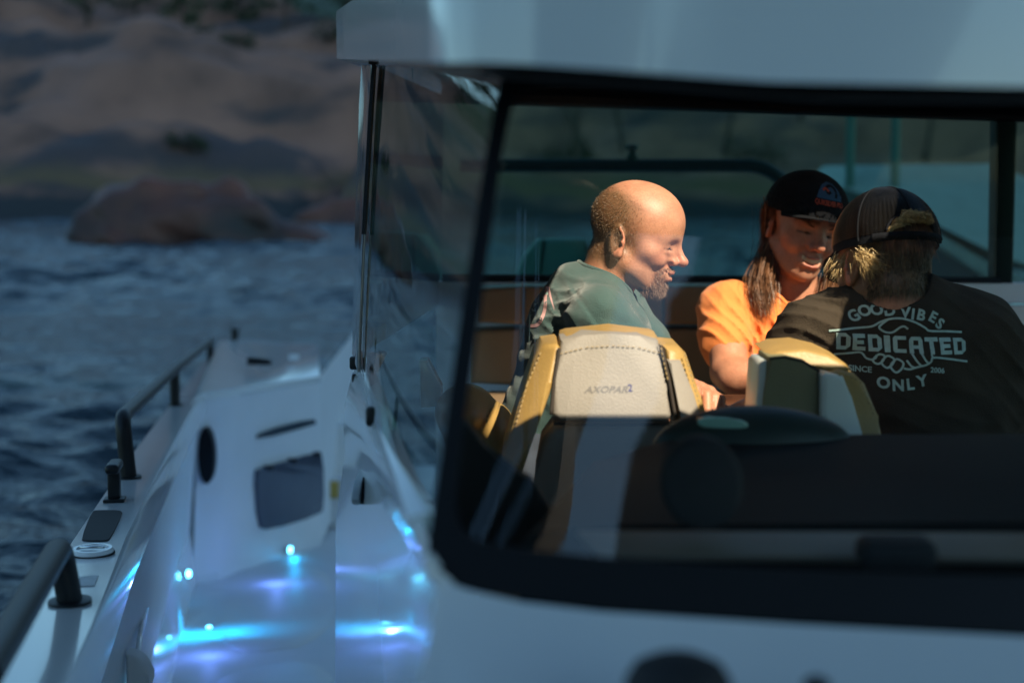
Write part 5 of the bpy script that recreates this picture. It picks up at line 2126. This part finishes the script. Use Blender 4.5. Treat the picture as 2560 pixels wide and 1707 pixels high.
# ------------------------------------------------------------------ the long-haired man in orange
def make_orange():
    Yo = 3.42
    root = person('smiling long-haired man in an orange T-shirt and black cap', at(1900, 1180, Yo) - Vector((0, 0, 0.1)))
    O = at(2000, 574, Yo)
    yaw, pit = R(14), R(7)
    fwd = Vector((math.sin(yaw) * math.cos(pit), -math.cos(yaw) * math.cos(pit), -math.sin(pit)))
    up = Vector((0.20, 0, 1))
    Rm = rot_axes(fwd, up)
    W = lambda c: O + Vector((Rm @ np.array(c)).tolist())
    neck0, neck1 = W((-0.018, 0, -0.045)), at(1985, 775, Yo + 0.03)
    shL, shR = at(1815, 780, Yo), at(2170, 790, Yo + 0.06)
    elL, haL = at(1822, 930, Yo - 0.14), at(1945, 985, Yo - 0.28)
    elR = at(2200, 960, Yo - 0.12)
    chest, pel = at(1985, 900, Yo + 0.05), at(1985, 1150, Yo + 0.08)

    def body(p):
        d = capsule(p, neck0, neck1, 0.055, 0.062)
        d = smin(d, ell(p, chest, (0.15, 0.10, 0.14)), 0.05)
        d = smin(d, capsule(p, chest, pel, 0.10, 0.10), 0.05)
        d = smin(d, chain(p, [shL, elL, haL], [0.050, 0.042, 0.028], 0.01), 0.03)
        # forearm muscle
        d = smin(d, ell(p, elL.lerp(haL, 0.3), (0.06, 0.045, 0.045)), 0.02)
        d = smin(d, hand_sdf(p, haL, haL + Vector((0.075, -0.04, -0.005)), (0, 0, -1), 0.35), 0.012)
        d = smin(d, chain(p, [shR, elR, at(2080, 985, Yo - 0.30)], [0.05, 0.042, 0.028], 0.01), 0.03)
        d = smin(d, hand_sdf(p, at(2080, 985, Yo - 0.30), at(2010, 985, Yo - 0.36), (0, 0, -1), 0.35), 0.012)
        return d
    o, V, Q, q = build_body(root, O, Rm, 'long', body, (0.40, Yo - 0.46, HC - 0.82), (1.02, Yo + 0.24, HC + 0.04), 0.0025, 1.5, 2.1)
    bm = bmesh.new()
    for k, y in enumerate(np.linspace(-0.023, 0.023, 9)):
        c = W((0.1005 - 9 * y * y, y, -0.0605 + 9 * y * y))
        box(bm, c, (0.0053, 0.005, 0.0105), Matrix(Rm.tolist()) @ Matrix.Rotation(math.pi / 2, 3, 'Z'), 0.0014, 2)
    obj('teeth', bm, M['teeth'], root)
    eyes(root, o, W, M['brown_hair'], 0.0010, M['seam'])
    # shirt
    def shirt(p):
        d = ell(p, at(1985, 890, Yo + 0.05), (0.185, 0.125, 0.17))
        d = smin(d, capsule(p, at(1985, 900, Yo + 0.05), pel, 0.135, 0.14), 0.06)
        for s, e in ((shL, at(1812, 850, Yo - 0.06)), (shR, at(2190, 870, Yo - 0.02))):
            d = smin(d, capsule(p, at(1985, 762, Yo + 0.03), s, 0.060, 0.064), 0.05)
            d = smin(d, capsule(p, s, e, 0.067, 0.066), 0.03)
        wr = 0.004 * fbm_np(p, 30, 0.3) + 0.002 * fbm_np(p, 70, 1.1)
        wr = wr + 0.004 * np.sin((p[:, 0] * 0.9 - p[:, 2] * 0.35) * 85) * np.clip((HC - 0.30 - p[:, 2]) * 8, 0, 1) * (p[:, 1] < Yo + 0.02)
        d = d + wr + creases(p, at(1850, 830, Yo - 0.1), (0.75, 0.2, 0.6), 95, 0.008, 0.12) + creases(p, at(1960, 850, Yo - 0.1), (0.95, 0.0, 0.15), 70, 0.007, 0.14)
        d = smax(d, -capsule(p, neck0, neck1 + (neck1 - neck0) * 0.10 + Vector((0, -0.02, 0)), 0.060, 0.070), 0.006)
        # open ends of the sleeves
        return d
    V2, Q2 = nets(shirt, (0.38, Yo - 0.20, HC - 0.80), (1.08, Yo + 0.28, HC - 0.18), 0.0045)
    so = np_mesh('shirt', V2, Q2, M['orange_tee'], root)
    neck_band(root, so, neck0, neck1 + Vector((0, -0.02, 0)), 0.072, M['orange_tee'])
    # cap
    rad = (0.117, 0.096, 0.094)
    V4, Q4 = cap_dome(O, Rm, rad)
    cap = np_mesh('cap', V4, Q4, M['cap'], root)
    bm = bmesh.new()
    rows = []
    for t in np.linspace(0, 1, 7):
        row = []
        for a in np.linspace(-1.25, 1.25, 15):
            rx, ry = 0.104 + 0.072 * t * math.cos(a * 0.72), 0.088 + 0.004 * t
            c = (0.004 + rx * math.cos(a * 0.95), ry * math.sin(a), 0.042 + 0.004 * t - 0.020 * t * abs(math.sin(a)) ** 2)
            row.append(W(c))
        rows.append(row)
    strip(bm, rows)
    thick(bm, 0.003)
    obj('brim', bm, M['cap'], cap, 60)
    tree = bvh_of(cap)
    fv = Vector((Rm @ np.array((1.0, 0, 0))).tolist())
    dirv = -fv

    def cf(p):
        return W((0.3, p.x, 0.088 + p.y))
    # the badge sits a little to the side of the front seam
    v, f = [], []
    badge = [(-0.034, 0.0), (-0.031, 0.012), (-0.022, 0.026), (-0.010, 0.036), (0.004, 0.038), (0.018, 0.030), (0.027, 0.016), (0.033, 0.0)]
    v = [Vector((-x, y, 0)) for x, y in badge]
    f = [tuple(range(len(v)))]
    decal('badge', v, f, cf, tree, dirv, 0.0012, M['cap_blue'], cap, 0.006)
    wave = curve_pts([(-0.014, 0.006), (-0.016, 0.020), (-0.004, 0.031), (0.010, 0.024), (0.006, 0.014), (-0.002, 0.017)], 5)
    v, f = stroke([(-x, y) for x, y in wave], 0.006)
    decal('wave_mark', v, f, cf, tree, dirv, 0.0020, M['cap'], cap, 0.006)
    v, f = stroke([(-x, y) for x, y in ((0.004, 0.018), (0.011, 0.024), (0.018, 0.019))], 0.005)
    decal('peak_mark', v, f, cf, tree, dirv, 0.0024, M['cap_red'], cap, 0.006)
    v, f = text_mesh('QUIKSILVER PRO', 0.0125, 0.0004, 0.95)
    v = [Vector((-p.x * 0.80 * -1, p.y * 1.25, 0)) for p in v]
    # canonical +y is the wearer's left: mirror so that it reads from the front
    decal('lettering', v, f, lambda p: W((0.3, p.x, 0.079 + p.y)), tree, dirv, 0.0016, M['cap_red'], cap, 0.006)
    bm = bmesh.new()
    sp = W((0.02, -0.088, 0.065))
    q = (sp - O).to_track_quat('Z', 'Y').to_matrix()
    lathe(bm, [(0.006, 0), (0.005, 0.003)], (0, 0, 0), 10)
    bmesh.ops.rotate(bm, cent=(0, 0, 0), matrix=q, verts=bm.verts[:])
    bmesh.ops.translate(bm, vec=sp, verts=bm.verts[:])
    obj('side_button', bm, M['print'], cap)
    # hair
    def lock(guide, rads, n, wob=0.006):
        G = np.array([tuple(x) for x in guide])
        K = 14
        tt = np.linspace(0, len(G) - 1, K)
        i0 = np.minimum(tt.astype(int), len(G) - 2)
        fr = (tt - i0)[:, None]
        base = G[i0] * (1 - fr) + G[i0 + 1] * fr
        base[1:-1] = (base[:-2] + base[1:-1] * 2 + base[2:]) / 4
        rr = np.interp(tt, range(len(rads)), rads)
        off = rng.normal(0, 0.5, (n, 3))
        ln = rng.uniform(0.72, 1.0, n)
        P = np.zeros((n, K, 3))
        ph = rng.uniform(0, 6.28, (n, 3))
        for k in range(K):
            kk = ln * (K - 1) * k / (K - 1)
            ii = np.minimum(kk.astype(int), K - 2)
            ff = (kk - ii)[:, None]
            b = base[ii] * (1 - ff) + base[ii + 1] * ff
            P[:, k] = b + off * np.interp(kk, range(K), rr)[:, None] + wob * (k / K) * np.sin(ph + k * 0.55)
        return P
    l1 = [W((-0.010, -0.076, 0.040)), at(1938, 600, Yo + 0.02), at(1918, 665, Yo + 0.0), at(1902, 725, Yo - 0.05), at(1918, 780, Yo - 0.085)]
    l2 = [W((0.00, 0.074, 0.045)), at(2090, 640, Yo + 0.02), at(2094, 700, Yo - 0.01), at(2085, 770, Yo - 0.07), at(2070, 830, Yo - 0.10)]
    l3 = [W((-0.06, -0.05, 0.03)), at(1955, 640, Yo + 0.07), at(1940, 740, Yo + 0.05), at(1935, 780, Yo + 0.02)]
    P = np.concatenate([lock(l1, [0.014, 0.020, 0.026, 0.030, 0.022], 1300), lock(l2, [0.016, 0.022, 0.028, 0.03, 0.02], 1300), lock(l3, [0.03, 0.04, 0.04, 0.03], 800)])
    ribbons('hair', P, 0.0022, M['brown_hair'], root)
    # necklaces
    ncl = []
    for a in np.linspace(-1.9, 1.9, 27):
        c = neck1 + Vector((0.078 * math.sin(a), -0.03 - 0.068 * math.cos(a), -0.005 - 0.030 * math.cos(a)))
        ncl.append(c)
    bm1, bm2 = bmesh.new(), bmesh.new()
    for i, c in enumerate(ncl):
        b = bm1 if i % 2 else bm2
        q = bmesh.ops.create_icosphere(b, subdivisions=1, radius=0.0052)
        bmesh.ops.translate(b, vec=c, verts=q['verts'])
    obj('bead_necklace', bm1, M['bead'], root, 80)
    obj('bead_necklace', bm2, M['bead_pale'], root, 80)
    bm = bmesh.new()
    tube(bm, [neck1 + Vector((0.066 * math.sin(a), -0.012 - 0.062 * math.cos(a), 0.028 - 0.020 * math.cos(a))) for a in np.linspace(-1.9, 1.9, 21)], 0.0022, 6)
    obj('cord', bm, M['bead'], root)
    st = bvh_of([c for c in root.children if c.name.startswith('shirt')][0])
    bm = bmesh.new()
    for sx in (-1, 1):
        pts = []
        for t in np.linspace(0, 1, 14):
            s = Vector((neck1.x + sx * 0.055 * (1 - t) + 0.01, Yo - 0.6, neck1.z - 0.01 - 0.17 * t))
            hit = st.ray_cast(s, Vector((0, 1, 0)))[0]
            if hit:
                pts.append(hit - Vector((0, 0.002, 0)))
        if len(pts) > 2:
            tube(bm, pts, 0.0011, 5)
    obj('pendant_cord', bm, M['bead'], root)

    def trous(p):
        d = ell(p, pel, (0.17, 0.14, 0.12))
        for s in (-1, 1):
            k = pel + Vector((0.10 * s, -0.36, -0.02))
            d = smin(d, capsule(p, pel + Vector((0.09 * s, -0.05, -0.02)), k, 0.085, 0.065), 0.03)
            d = smin(d, capsule(p, k, Vector((k.x, k.y + 0.02, 0.80)), 0.062, 0.05), 0.02)
        return d + 0.003 * fbm_np(p, 40, 1.0)
    V3, Q3 = nets(trous, (0.4, Yo - 0.5, 0.70), (1.1, Yo + 0.28, HC - 0.45), 0.01)
    np_mesh('trousers', V3, Q3, M['trouser'], root)


make_orange()


# ------------------------------------------------------------------ the man seen from behind
def make_back():
    Ym = 2.56
    root = person('man in a black printed T-shirt and mesh cap, seen from behind', at(2260, 1280, Ym) - Vector((0, 0, 0.1)))
    O = at(2220, 672, Ym)
    yaw, pit = R(-12), R(14)
    fwd = Vector((math.sin(yaw) * math.cos(pit), math.cos(yaw) * math.cos(pit), -math.sin(pit)))
    Rm = rot_axes(fwd, (0.03, 0, 1))
    W = lambda c: O + Vector((Rm @ np.array(c)).tolist())
    neck0, neck1 = W((-0.020, 0, -0.045)), at(2238, 800, Ym - 0.03)
    shL, shR = at(2035, 850, Ym + 0.03), at(2445, 850, Ym - 0.01)
    elL, haL = at(1960, 1010, Ym + 0.14), at(1885, 1025, Ym + 0.30)
    elR, haR = at(2545, 1110, Ym + 0.08), at(2400, 1110, Ym + 0.30)
    chest, pel = at(2255, 960, Ym + 0.02), at(2270, 1260, Ym + 0.0)

    def body(p):
        d = capsule(p, neck0, neck1, 0.056, 0.064)
        d = smin(d, ell(p, chest, (0.15, 0.09, 0.16)), 0.05)
        d = smin(d, capsule(p, chest, pel, 0.10, 0.10), 0.05)
        d = smin(d, chain(p, [shL, elL, haL], [0.050, 0.042, 0.028], 0.01), 0.03)
        d = smin(d, chain(p, [shR, elR, haR], [0.050, 0.042, 0.028], 0.01), 0.03)
        d = smin(d, hand_sdf(p, haL, haL + Vector((-0.035, 0.065, -0.015)), (0, 0, -1), 0.4), 0.012)
        d = smin(d, hand_sdf(p, haR, haR + Vector((-0.05, 0.055, -0.01)), (0, 0, -1), 0.4), 0.012)
        return d
    o, V, Q, q = build_body(root, O, Rm, 'back', body, (0.30, Ym - 0.22, HC - 0.82), (1.08, Ym + 0.46, HC + 0.03), 0.003, 0.3, 0.0)
    N = vnormals(V, Q)
    Cq = q.astype(float)

    def shirt(p):
        d = ell(p, at(2255, 950, Ym + 0.02), (0.190, 0.125, 0.19))
        d = smin(d, capsule(p, at(2255, 960, Ym + 0.02), pel, 0.145, 0.145), 0.06)
        d = smin(d, ell(p, at(2258, 1080, Ym + 0.0), (0.195, 0.12, 0.20)), 0.06)
        for s, e in ((shL, at(1985, 960, Ym + 0.10)), (shR, at(2510, 1010, Ym + 0.03))):
            d = smin(d, capsule(p, at(2245, 800, Ym - 0.005), s, 0.062, 0.070), 0.06)
            d = smin(d, capsule(p, s, e, 0.073, 0.074), 0.04)
        wr = 0.0045 * fbm_np(p, 28, 1.3) + 0.0022 * fbm_np(p, 62, 0.4)
        wr = wr + 0.006 * np.sin((p[:, 0] * 0.45 + p[:, 2]) * 80) * np.exp(-((p - np.array(at(2040, 860, Ym))) ** 2).sum(1) / 0.010)
        d = d + wr + creases(p, at(2060, 830, Ym), (0.35, 0.2, 0.9), 100, 0.008, 0.12) + creases(p, at(2480, 900, Ym), (0.6, 0.2, 0.75), 85, 0.007, 0.12) + creases(p, at(2300, 1080, Ym - 0.1), (0.25, 0.0, 0.95), 60, 0.004, 0.16)
        d = smax(d, -capsule(p, neck0, at(2238, 722, Ym + 0.0), 0.060, 0.064), 0.006)
        return d
    V2, Q2 = nets(shirt, (0.28, Ym - 0.26, HC - 0.86), (1.14, Ym + 0.30, HC - 0.16), 0.0045)
    so = np_mesh('shirt', V2, Q2, M['black_tee'], root)
    neck_band(root, so, neck0, at(2238, 722, Ym), 0.067, M['black_tee'])
    tree = bvh_of(so)
    c0 = at(2250, 880, Ym - 0.12)
    S_ = (Ym - 0.12) / F          # photograph pixels to metres at the back

    def px(p):                     # print coordinates are photograph pixels about (2250, 880)
        return Vector((c0.x + p.x * S_, Ym - 0.8, c0.z + p.y * S_))
    fy = Vector((0, 1, 0))

    def place(txt, size, bold, pos, rotd=0.0, sx=1.0, sy=1.0, spacing=1.0):
        v, f = text_mesh(txt, size, bold, spacing)
        ca, sa = math.cos(R(rotd)), math.sin(R(rotd))
        out = []
        for p in v:
            x, y = p.x * sx, p.y * sy
            out.append(Vector((x * ca - y * sa + pos[0], x * sa + y * ca + pos[1], 0)))
        decal('shirt_print', out, f, px, tree, fy, 0.0016, M['print'], root, 14)

    # arched words above, letter by letter
    arc = (('G', 2152, 797, 38), ('O', 2177, 783, 28), ('O', 2204, 779, 14), ('D', 2233, 780, 2), ('V', 2270, 784, -8), ('I', 2288, 788, -14), ('B', 2308, 790, -20), ('E', 2338, 795, -36), ('S', 2356, 812, -46))
    for ch, x, y, r in arc:
        place(ch, 37, 1.3, (x - 2250, 880 - y), r * 0.8, 1.0, 1.0)
    # heavy block lettering
    H_ = 40

    def poly(*pts):
        return [Vector((x, y, 0)) for x, y in pts]
    glyph = {
        'D': [[(0, 0), (.28, 0), (.28, 1), (0, 1)], [(.28, 1), (.28, .78), (.62, .78), (.70, .92), (.62, 1)], [(.28, 0), (.62, 0), (.70, .08), (.62, .22), (.28, .22)], [(.62, .22), (.70, .08), (.9, .22), (.9, .78), (.70, .92), (.62, .78)]],
        'E': [[(0, 0), (.28, 0), (.28, 1), (0, 1)], [(.28, 0), (.85, 0), (.85, .24), (.28, .24)], [(.28, .39), (.75, .39), (.75, .62), (.28, .62)], [(.28, .76), (.85, .76), (.85, 1), (.28, 1)]],
        'I': [[(0, 0), (.85, 0), (.85, 1), (0, 1)]],
        'C': [[(0, .12), (.28, .22), (.28, .78), (0, .88)], [(0, .88), (.28, .78), (.85, .78), (.85, 1), (.12, 1)], [(0, .12), (.12, 0), (.85, 0), (.85, .22), (.28, .22)]],
        'A': [[(0, 0), (.28, 0), (.28, .78), (.14, 1), (0, .8)], [(.62, 0), (.9, 0), (.9, .8), (.76, 1), (.62, .78)], [(.14, 1), (.28, .78), (.62, .78), (.76, 1)], [(.28, .28), (.62, .28), (.62, .48), (.28, .48)]],
        'T': [[(0, .75), (.9, .75), (.9, 1), (0, 1)], [(.31, 0), (.59, 0), (.59, .75), (.31, .75)]],
    }
    x = -146.0
    for i, ch in enumerate('DEDICATED'):
        wid = {'I': 15}.get(ch, 33 if ch != 'E' else 32)
        tot = 290.0
        t = (x + 146) / tot
        ytop = 880 - (838 + 8 * t)
        ybot = 880 - (880 + 6 * t)
        v, f = [], []
        for pl_ in glyph[ch]:
            s = len(v)
            v += [Vector((x + wid * a * 1.1, ybot + (ytop - ybot) * b, 0)) for a, b in pl_]
            f.append(tuple(range(s, s + len(pl_))))
        decal('shirt_print', v, f, px, tree, fy, 0.0016, M['print'], root, 14)
        x += wid + (5.0 if ch != 'I' else 5.5) - (1 if i > 5 else 0)
    lines = [
        [(-163, 46), (-100, 54), (-62, 60), (-40, 72), (-18, 80), (10, 82), (40, 74), (66, 60), (78, 52), (120, 50), (162, 48)],
        [(-22, 79), (-38, 66), (-44, 58), (-36, 50), (-24, 46), (-10, 48), (6, 60), (16, 62), (24, 56)],
        [(-150, -14), (-110, -8), (-88, -6), (-78, -18), (-66, -22), (-56, -18), (-52, -10)],
        [(-52, -10), (-62, -24), (-52, -32), (-40, -26), (-34, -12), (-44, -8), (-52, -10)],
        [(-30, -12), (-42, -28), (-32, -40), (-20, -34), (-12, -20), (-22, -12), (-30, -12)],
        [(-8, -18), (-22, -36), (-12, -50), (2, -42), (8, -28), (0, -20), (-8, -18)],
        [(8, -40), (22, -42), (34, -38), (48, -34), (62, -30), (74, -22), (80, -12), (120, -16), (172, -24)],
        [(16, -20), (26, -34), (36, -38)],
        [(30, -4), (40, -22), (50, -33)],
        [(52, -2), (60, -18), (68, -27)],
        [(76, -4), (78, -12), (80, -14)],
    ]
    for ln in lines:
        v, f = stroke(curve_pts(ln, 5), 5.0)
        decal('shirt_print', v, f, px, tree, fy, 0.0018, M['print'], root, 10)
    place('SINCE', 20, 0.5, (-92, -47), -2)
    place('2006', 18, 0.4, (90, -44), -4)
    for ch, xx, yy, r in (('O', 2209, 958, -4), ('N', 2243, 963, 0), ('L', 2272, 960, 6), ('Y', 2302, 951, 12)):
        place(ch, 38, 1.4, (xx - 2250, 880 - yy), r)

    # cap: smooth inner crown with an opening, and the open mesh of threads over it
    rad = (0.106, 0.0900, 0.098)
    cz = 0.048
    phis = np.linspace(-math.pi, math.pi, 97)[:-1]
    rows, inner_rows = [], []

    def cpt(th, ph, k=1.0, sc=1.0):
        cx = math.cos(th) * math.cos(ph)
        return W((0.004 + rad[0] * sc * cx * (0.985 if cx > 0 else 1.0), rad[1] * sc * math.cos(th) * math.sin(ph), cz + rad[2] * sc * math.sin(th)))

    def opening(th, ph):
        """the gap above the strap at the back"""
        dph = (ph - math.pi) if ph > 0 else (ph + math.pi)
        dx = dph * 1.0 / 0.50
        dz = (th - 0.02) / 0.29
        return dx * dx + dz * dz < 1 and th > -0.05
    ths = np.linspace(-0.16, 1.52, 44)
    bm = bmesh.new()
    grid = [[bm.verts.new(cpt(t, p)) for p in phis] for t in ths]
    for i in range(len(ths) - 1):
        for k in range(len(phis)):
            if not opening((ths[i] + ths[i + 1]) / 2, phis[k] + 0.03):
                bm.faces.new((grid[i][k], grid[i][(k + 1) % len(phis)], grid[i + 1][(k + 1) % len(phis)], grid[i + 1][k]))
    bmesh.ops.delete(bm, geom=[v for v in bm.verts if not v.link_faces], context='VERTS')
    bmesh.ops.solidify(bm, geom=bm.faces[:], thickness=0.003)
    cap = obj('cap', bm, M['cap'], root, 60)
    bm = bmesh.new()
    ths2 = np.linspace(0.0, 1.45, 58)
    ph2 = np.linspace(-math.pi, math.pi, 150)
    for t in ths2:
        run = []
        for p in ph2:
            front = abs(p) < 0.75
            if opening(t, p) or front:
                if len(run) > 2:
                    tube(bm, run, 0.0006, 4)
                run = []
            else:
                run.append(cpt(t, p, 1, 1.012 + 0.008 * ((int(p * 24) % 2))))
        if len(run) > 2:
            tube(bm, run, 0.0006, 4)
    obj('mesh_panel', bm, M['cap_mesh'], cap, 80)
    bm = bmesh.new()
    lathe(bm, [(0.008, -0.002), (0.008, 0.002), (0.004, 0.005)], (0, 0, 0), 14)
    bmesh.ops.translate(bm, vec=W((0.004, 0, cz + rad[2] + 0.001)), verts=bm.verts[:])
    obj('button', bm, M['cap_mesh'], cap)
    # seams
    bm = bmesh.new()
    for p0 in (math.pi * 2 / 3, -math.pi * 2 / 3):
        tube(bm, [cpt(t, p0, 1, 1.018) for t in np.linspace(-0.1, 1.5, 20)], 0.0022, 6)
    tube(bm, [cpt(t, math.pi, 1, 1.018) for t in np.linspace(0.42, 1.5, 14)], 0.0022, 6)
    rim = []
    for a in np.linspace(0, math.pi, 20):
        th = 0.02 + 0.29 * math.sin(a)
        ph = math.pi + 0.50 * math.cos(a)
        rim.append(cpt(th, ph, 1, 1.02))
    tube(bm, rim, 0.0028, 6)
    tube(bm, [cpt(-0.08, p, 1, 1.012) for p in np.linspace(math.pi - 0.75, math.pi + 0.75, 14)], 0.008, 6)
    obj('seam', bm, M['cap'], cap, 80)
    bm = bmesh.new()
    rows = []
    for t in np.linspace(0, 1, 5):
        rows.append([W((0.004 + (0.104 + 0.07 * t * math.cos(a * 0.7)) * math.cos(a * 0.95), 0.09 * math.sin(a), 0.036 - 0.03 * t)) for a in np.linspace(-1.2, 1.2, 13)])
    strip(bm, rows)
    thick(bm, 0.003)
    obj('brim', bm, M['cap'], cap, 60)

    # hair below the cap and over the ears
    ins = (Cq ** 2).sum(1) < 0.15 ** 2
    hz = (Cq[:, 0] < 0.03) * (Cq[:, 2] < 0.052) * (Cq[:, 2] > -0.055) * (np.abs(Cq[:, 1]) < 0.072) * ((Cq[:, 0] < -0.03) | (Cq[:, 2] > 0.03)) * ins * 1.0
    n = 6000
    pick = rng.choice(len(V), n, p=hz / hz.sum())
    base = V[pick] + rng.normal(0, 0.001, (n, 3))
    dn = np.array((0.0, 0.0, -1.0))
    d0 = N[pick] * 0.22 + dn * 0.9 + rng.normal(0, 0.16, (n, 3))
    d0 /= np.linalg.norm(d0, axis=1, keepdims=True)
    ln = rng.uniform(0.007, 0.016, n)
    t = np.linspace(0, 1, 5)[None, :, None]
    P = base[:, None] + d0[:, None] * t * ln[:, None, None] + (dn * 0.5 - 0 * N[pick])[:, None] * (t ** 2) * ln[:, None, None]
    ribbons('hair', P, 0.0011, M['blond_hair'], root)
    # tufts by the left ear
    e0 = W((0.018, 0.079, 0.014))
    n = 420
    base = np.array(e0) + rng.normal(0, 0.008, (n, 3))
    d0 = np.array((-0.50, -0.25, -0.85)) + rng.normal(0, 0.2, (n, 3))
    P = base[:, None] + d0[:, None] * t * rng.uniform(0.012, 0.028, n)[:, None, None]
    e1 = W((-0.045, 0.070, 0.012))
    b1 = np.array(e1) + rng.normal(0, 0.008, (n, 3)) + np.array((0, -0.006, 0))
    d1 = np.array((0.45, -0.45, -0.55)) + rng.normal(0, 0.35, (n, 3))
    P1 = b1[:, None] + d1[:, None] * t * rng.uniform(0.015, 0.035, n)[:, None, None]
    ribbons('hair_tuft', np.concatenate([P, P1]), 0.0010, M['lit_hair'], root)
    # the twisted lock in the cap's gap
    g = [cpt(0.02, math.pi - 0.46, 1, .99), cpt(0.14, math.pi - 0.28, 1, 1.03), cpt(0.25, math.pi - 0.06, 1, 1.06), cpt(0.225, math.pi + 0.12, 1, 1.08), cpt(0.215, math.pi + 0.28, 1, 1.08), cpt(0.17, math.pi + 0.42, 1, 1.05)]
    G = np.array([tuple(x) for x in g])
    n, K = 900, 22
    tt = np.linspace(0, len(G) - 1, K)
    B_ = np.stack([np.interp(tt, range(len(G)), G[:, i]) for i in range(3)], 1)
    rr = np.interp(tt, range(6), [0.003, 0.0065, 0.009, 0.008, 0.008, 0.004]) * (1 - 0.45 * np.abs(np.sin(tt * 3.3)))
    off = rng.normal(0, 0.55, (n, 3))
    tw = tt * 1.6
    P = np.zeros((n, K, 3))
    for k in range(K):
        c, s_ = math.cos(tw[k]), math.sin(tw[k])
        o2 = np.stack([off[:, 0], off[:, 1] * c - off[:, 2] * s_, off[:, 1] * s_ + off[:, 2] * c], 1)
        P[:, k] = B_[k] + o2 * rr[k]
    ribbons('hair_lock', P, 0.0012, M['lit_hair'], root)
    # hair filling the gap, coloured dark for the shade inside it
    n = 1500
    ph_ = rng.uniform(-0.55, 0.55, n)
    th_ = rng.uniform(-0.05, 0.26, n)
    base = np.array([tuple(cpt(a, math.pi + b, 1, 0.965)) for a, b in zip(th_, ph_)])
    d0 = np.array((0.1, -0.25, -0.9)) + rng.normal(0, 0.15, (n, 3))
    P = base[:, None] + d0[:, None] * t * rng.uniform(0.02, 0.045, n)[:, None, None]
    ribbons('hair', P, 0.0012, M['brown_hair'], root)

    def trous(p):
        d = ell(p, pel, (0.18, 0.14, 0.12))
        for s in (-1, 1):
            k = pel + Vector((0.10 * s, 0.36, -0.02))
            d = smin(d, capsule(p, pel + Vector((0.09 * s, 0.05, -0.02)), k, 0.085, 0.065), 0.03)
            d = smin(d, capsule(p, k, Vector((k.x, k.y - 0.02, 0.80)), 0.062, 0.05), 0.02)
        return d + 0.003 * fbm_np(p, 40, 1.0)
    V3, Q3 = nets(trous, (0.3, Ym - 0.25, 0.70), (1.12, Ym + 0.5, HC - 0.45), 0.01)
    np_mesh('trousers', V3, Q3, M['trouser'], root)
    # the bench he sits on
    bn = thing('dinette_bench', 'low bench under the man in the black printed shirt', 'bench', (pel.x, Ym, 0.72))
    bm = bmesh.new()
    box(bm, Vector((pel.x, Ym - 0.02, pel.z - 0.14)), (0.6, 0.42, 0.10), None, 0.03, 3)
    obj('cushion', bm, M['yellow'], bn)
    bm = bmesh.new()
    zt = pel.z - 0.19
    box(bm, Vector((pel.x, Ym - 0.02, (zt + 0.72) / 2)), (0.52, 0.36, zt - 0.72))
    obj('plinth', bm, M['deck'], bn)


make_back()

# bench under the bald man
pz = at(1350, 1170, 2.9)
bn = thing('dinette_bench', 'low bench under the bald man', 'bench', (pz.x, 2.9, 0.72))
bm = bmesh.new()
box(bm, Vector((pz.x, 2.9, pz.z - 0.14)), (0.42, 0.6, 0.10), None, 0.03, 3)
obj('cushion', bm, M['yellow'], bn)
bm = bmesh.new()
zt = pz.z - 0.19
box(bm, Vector((pz.x, 2.9, (zt + 0.72) / 2)), (0.36, 0.52, zt - 0.72))
obj('plinth', bm, M['deck'], bn)
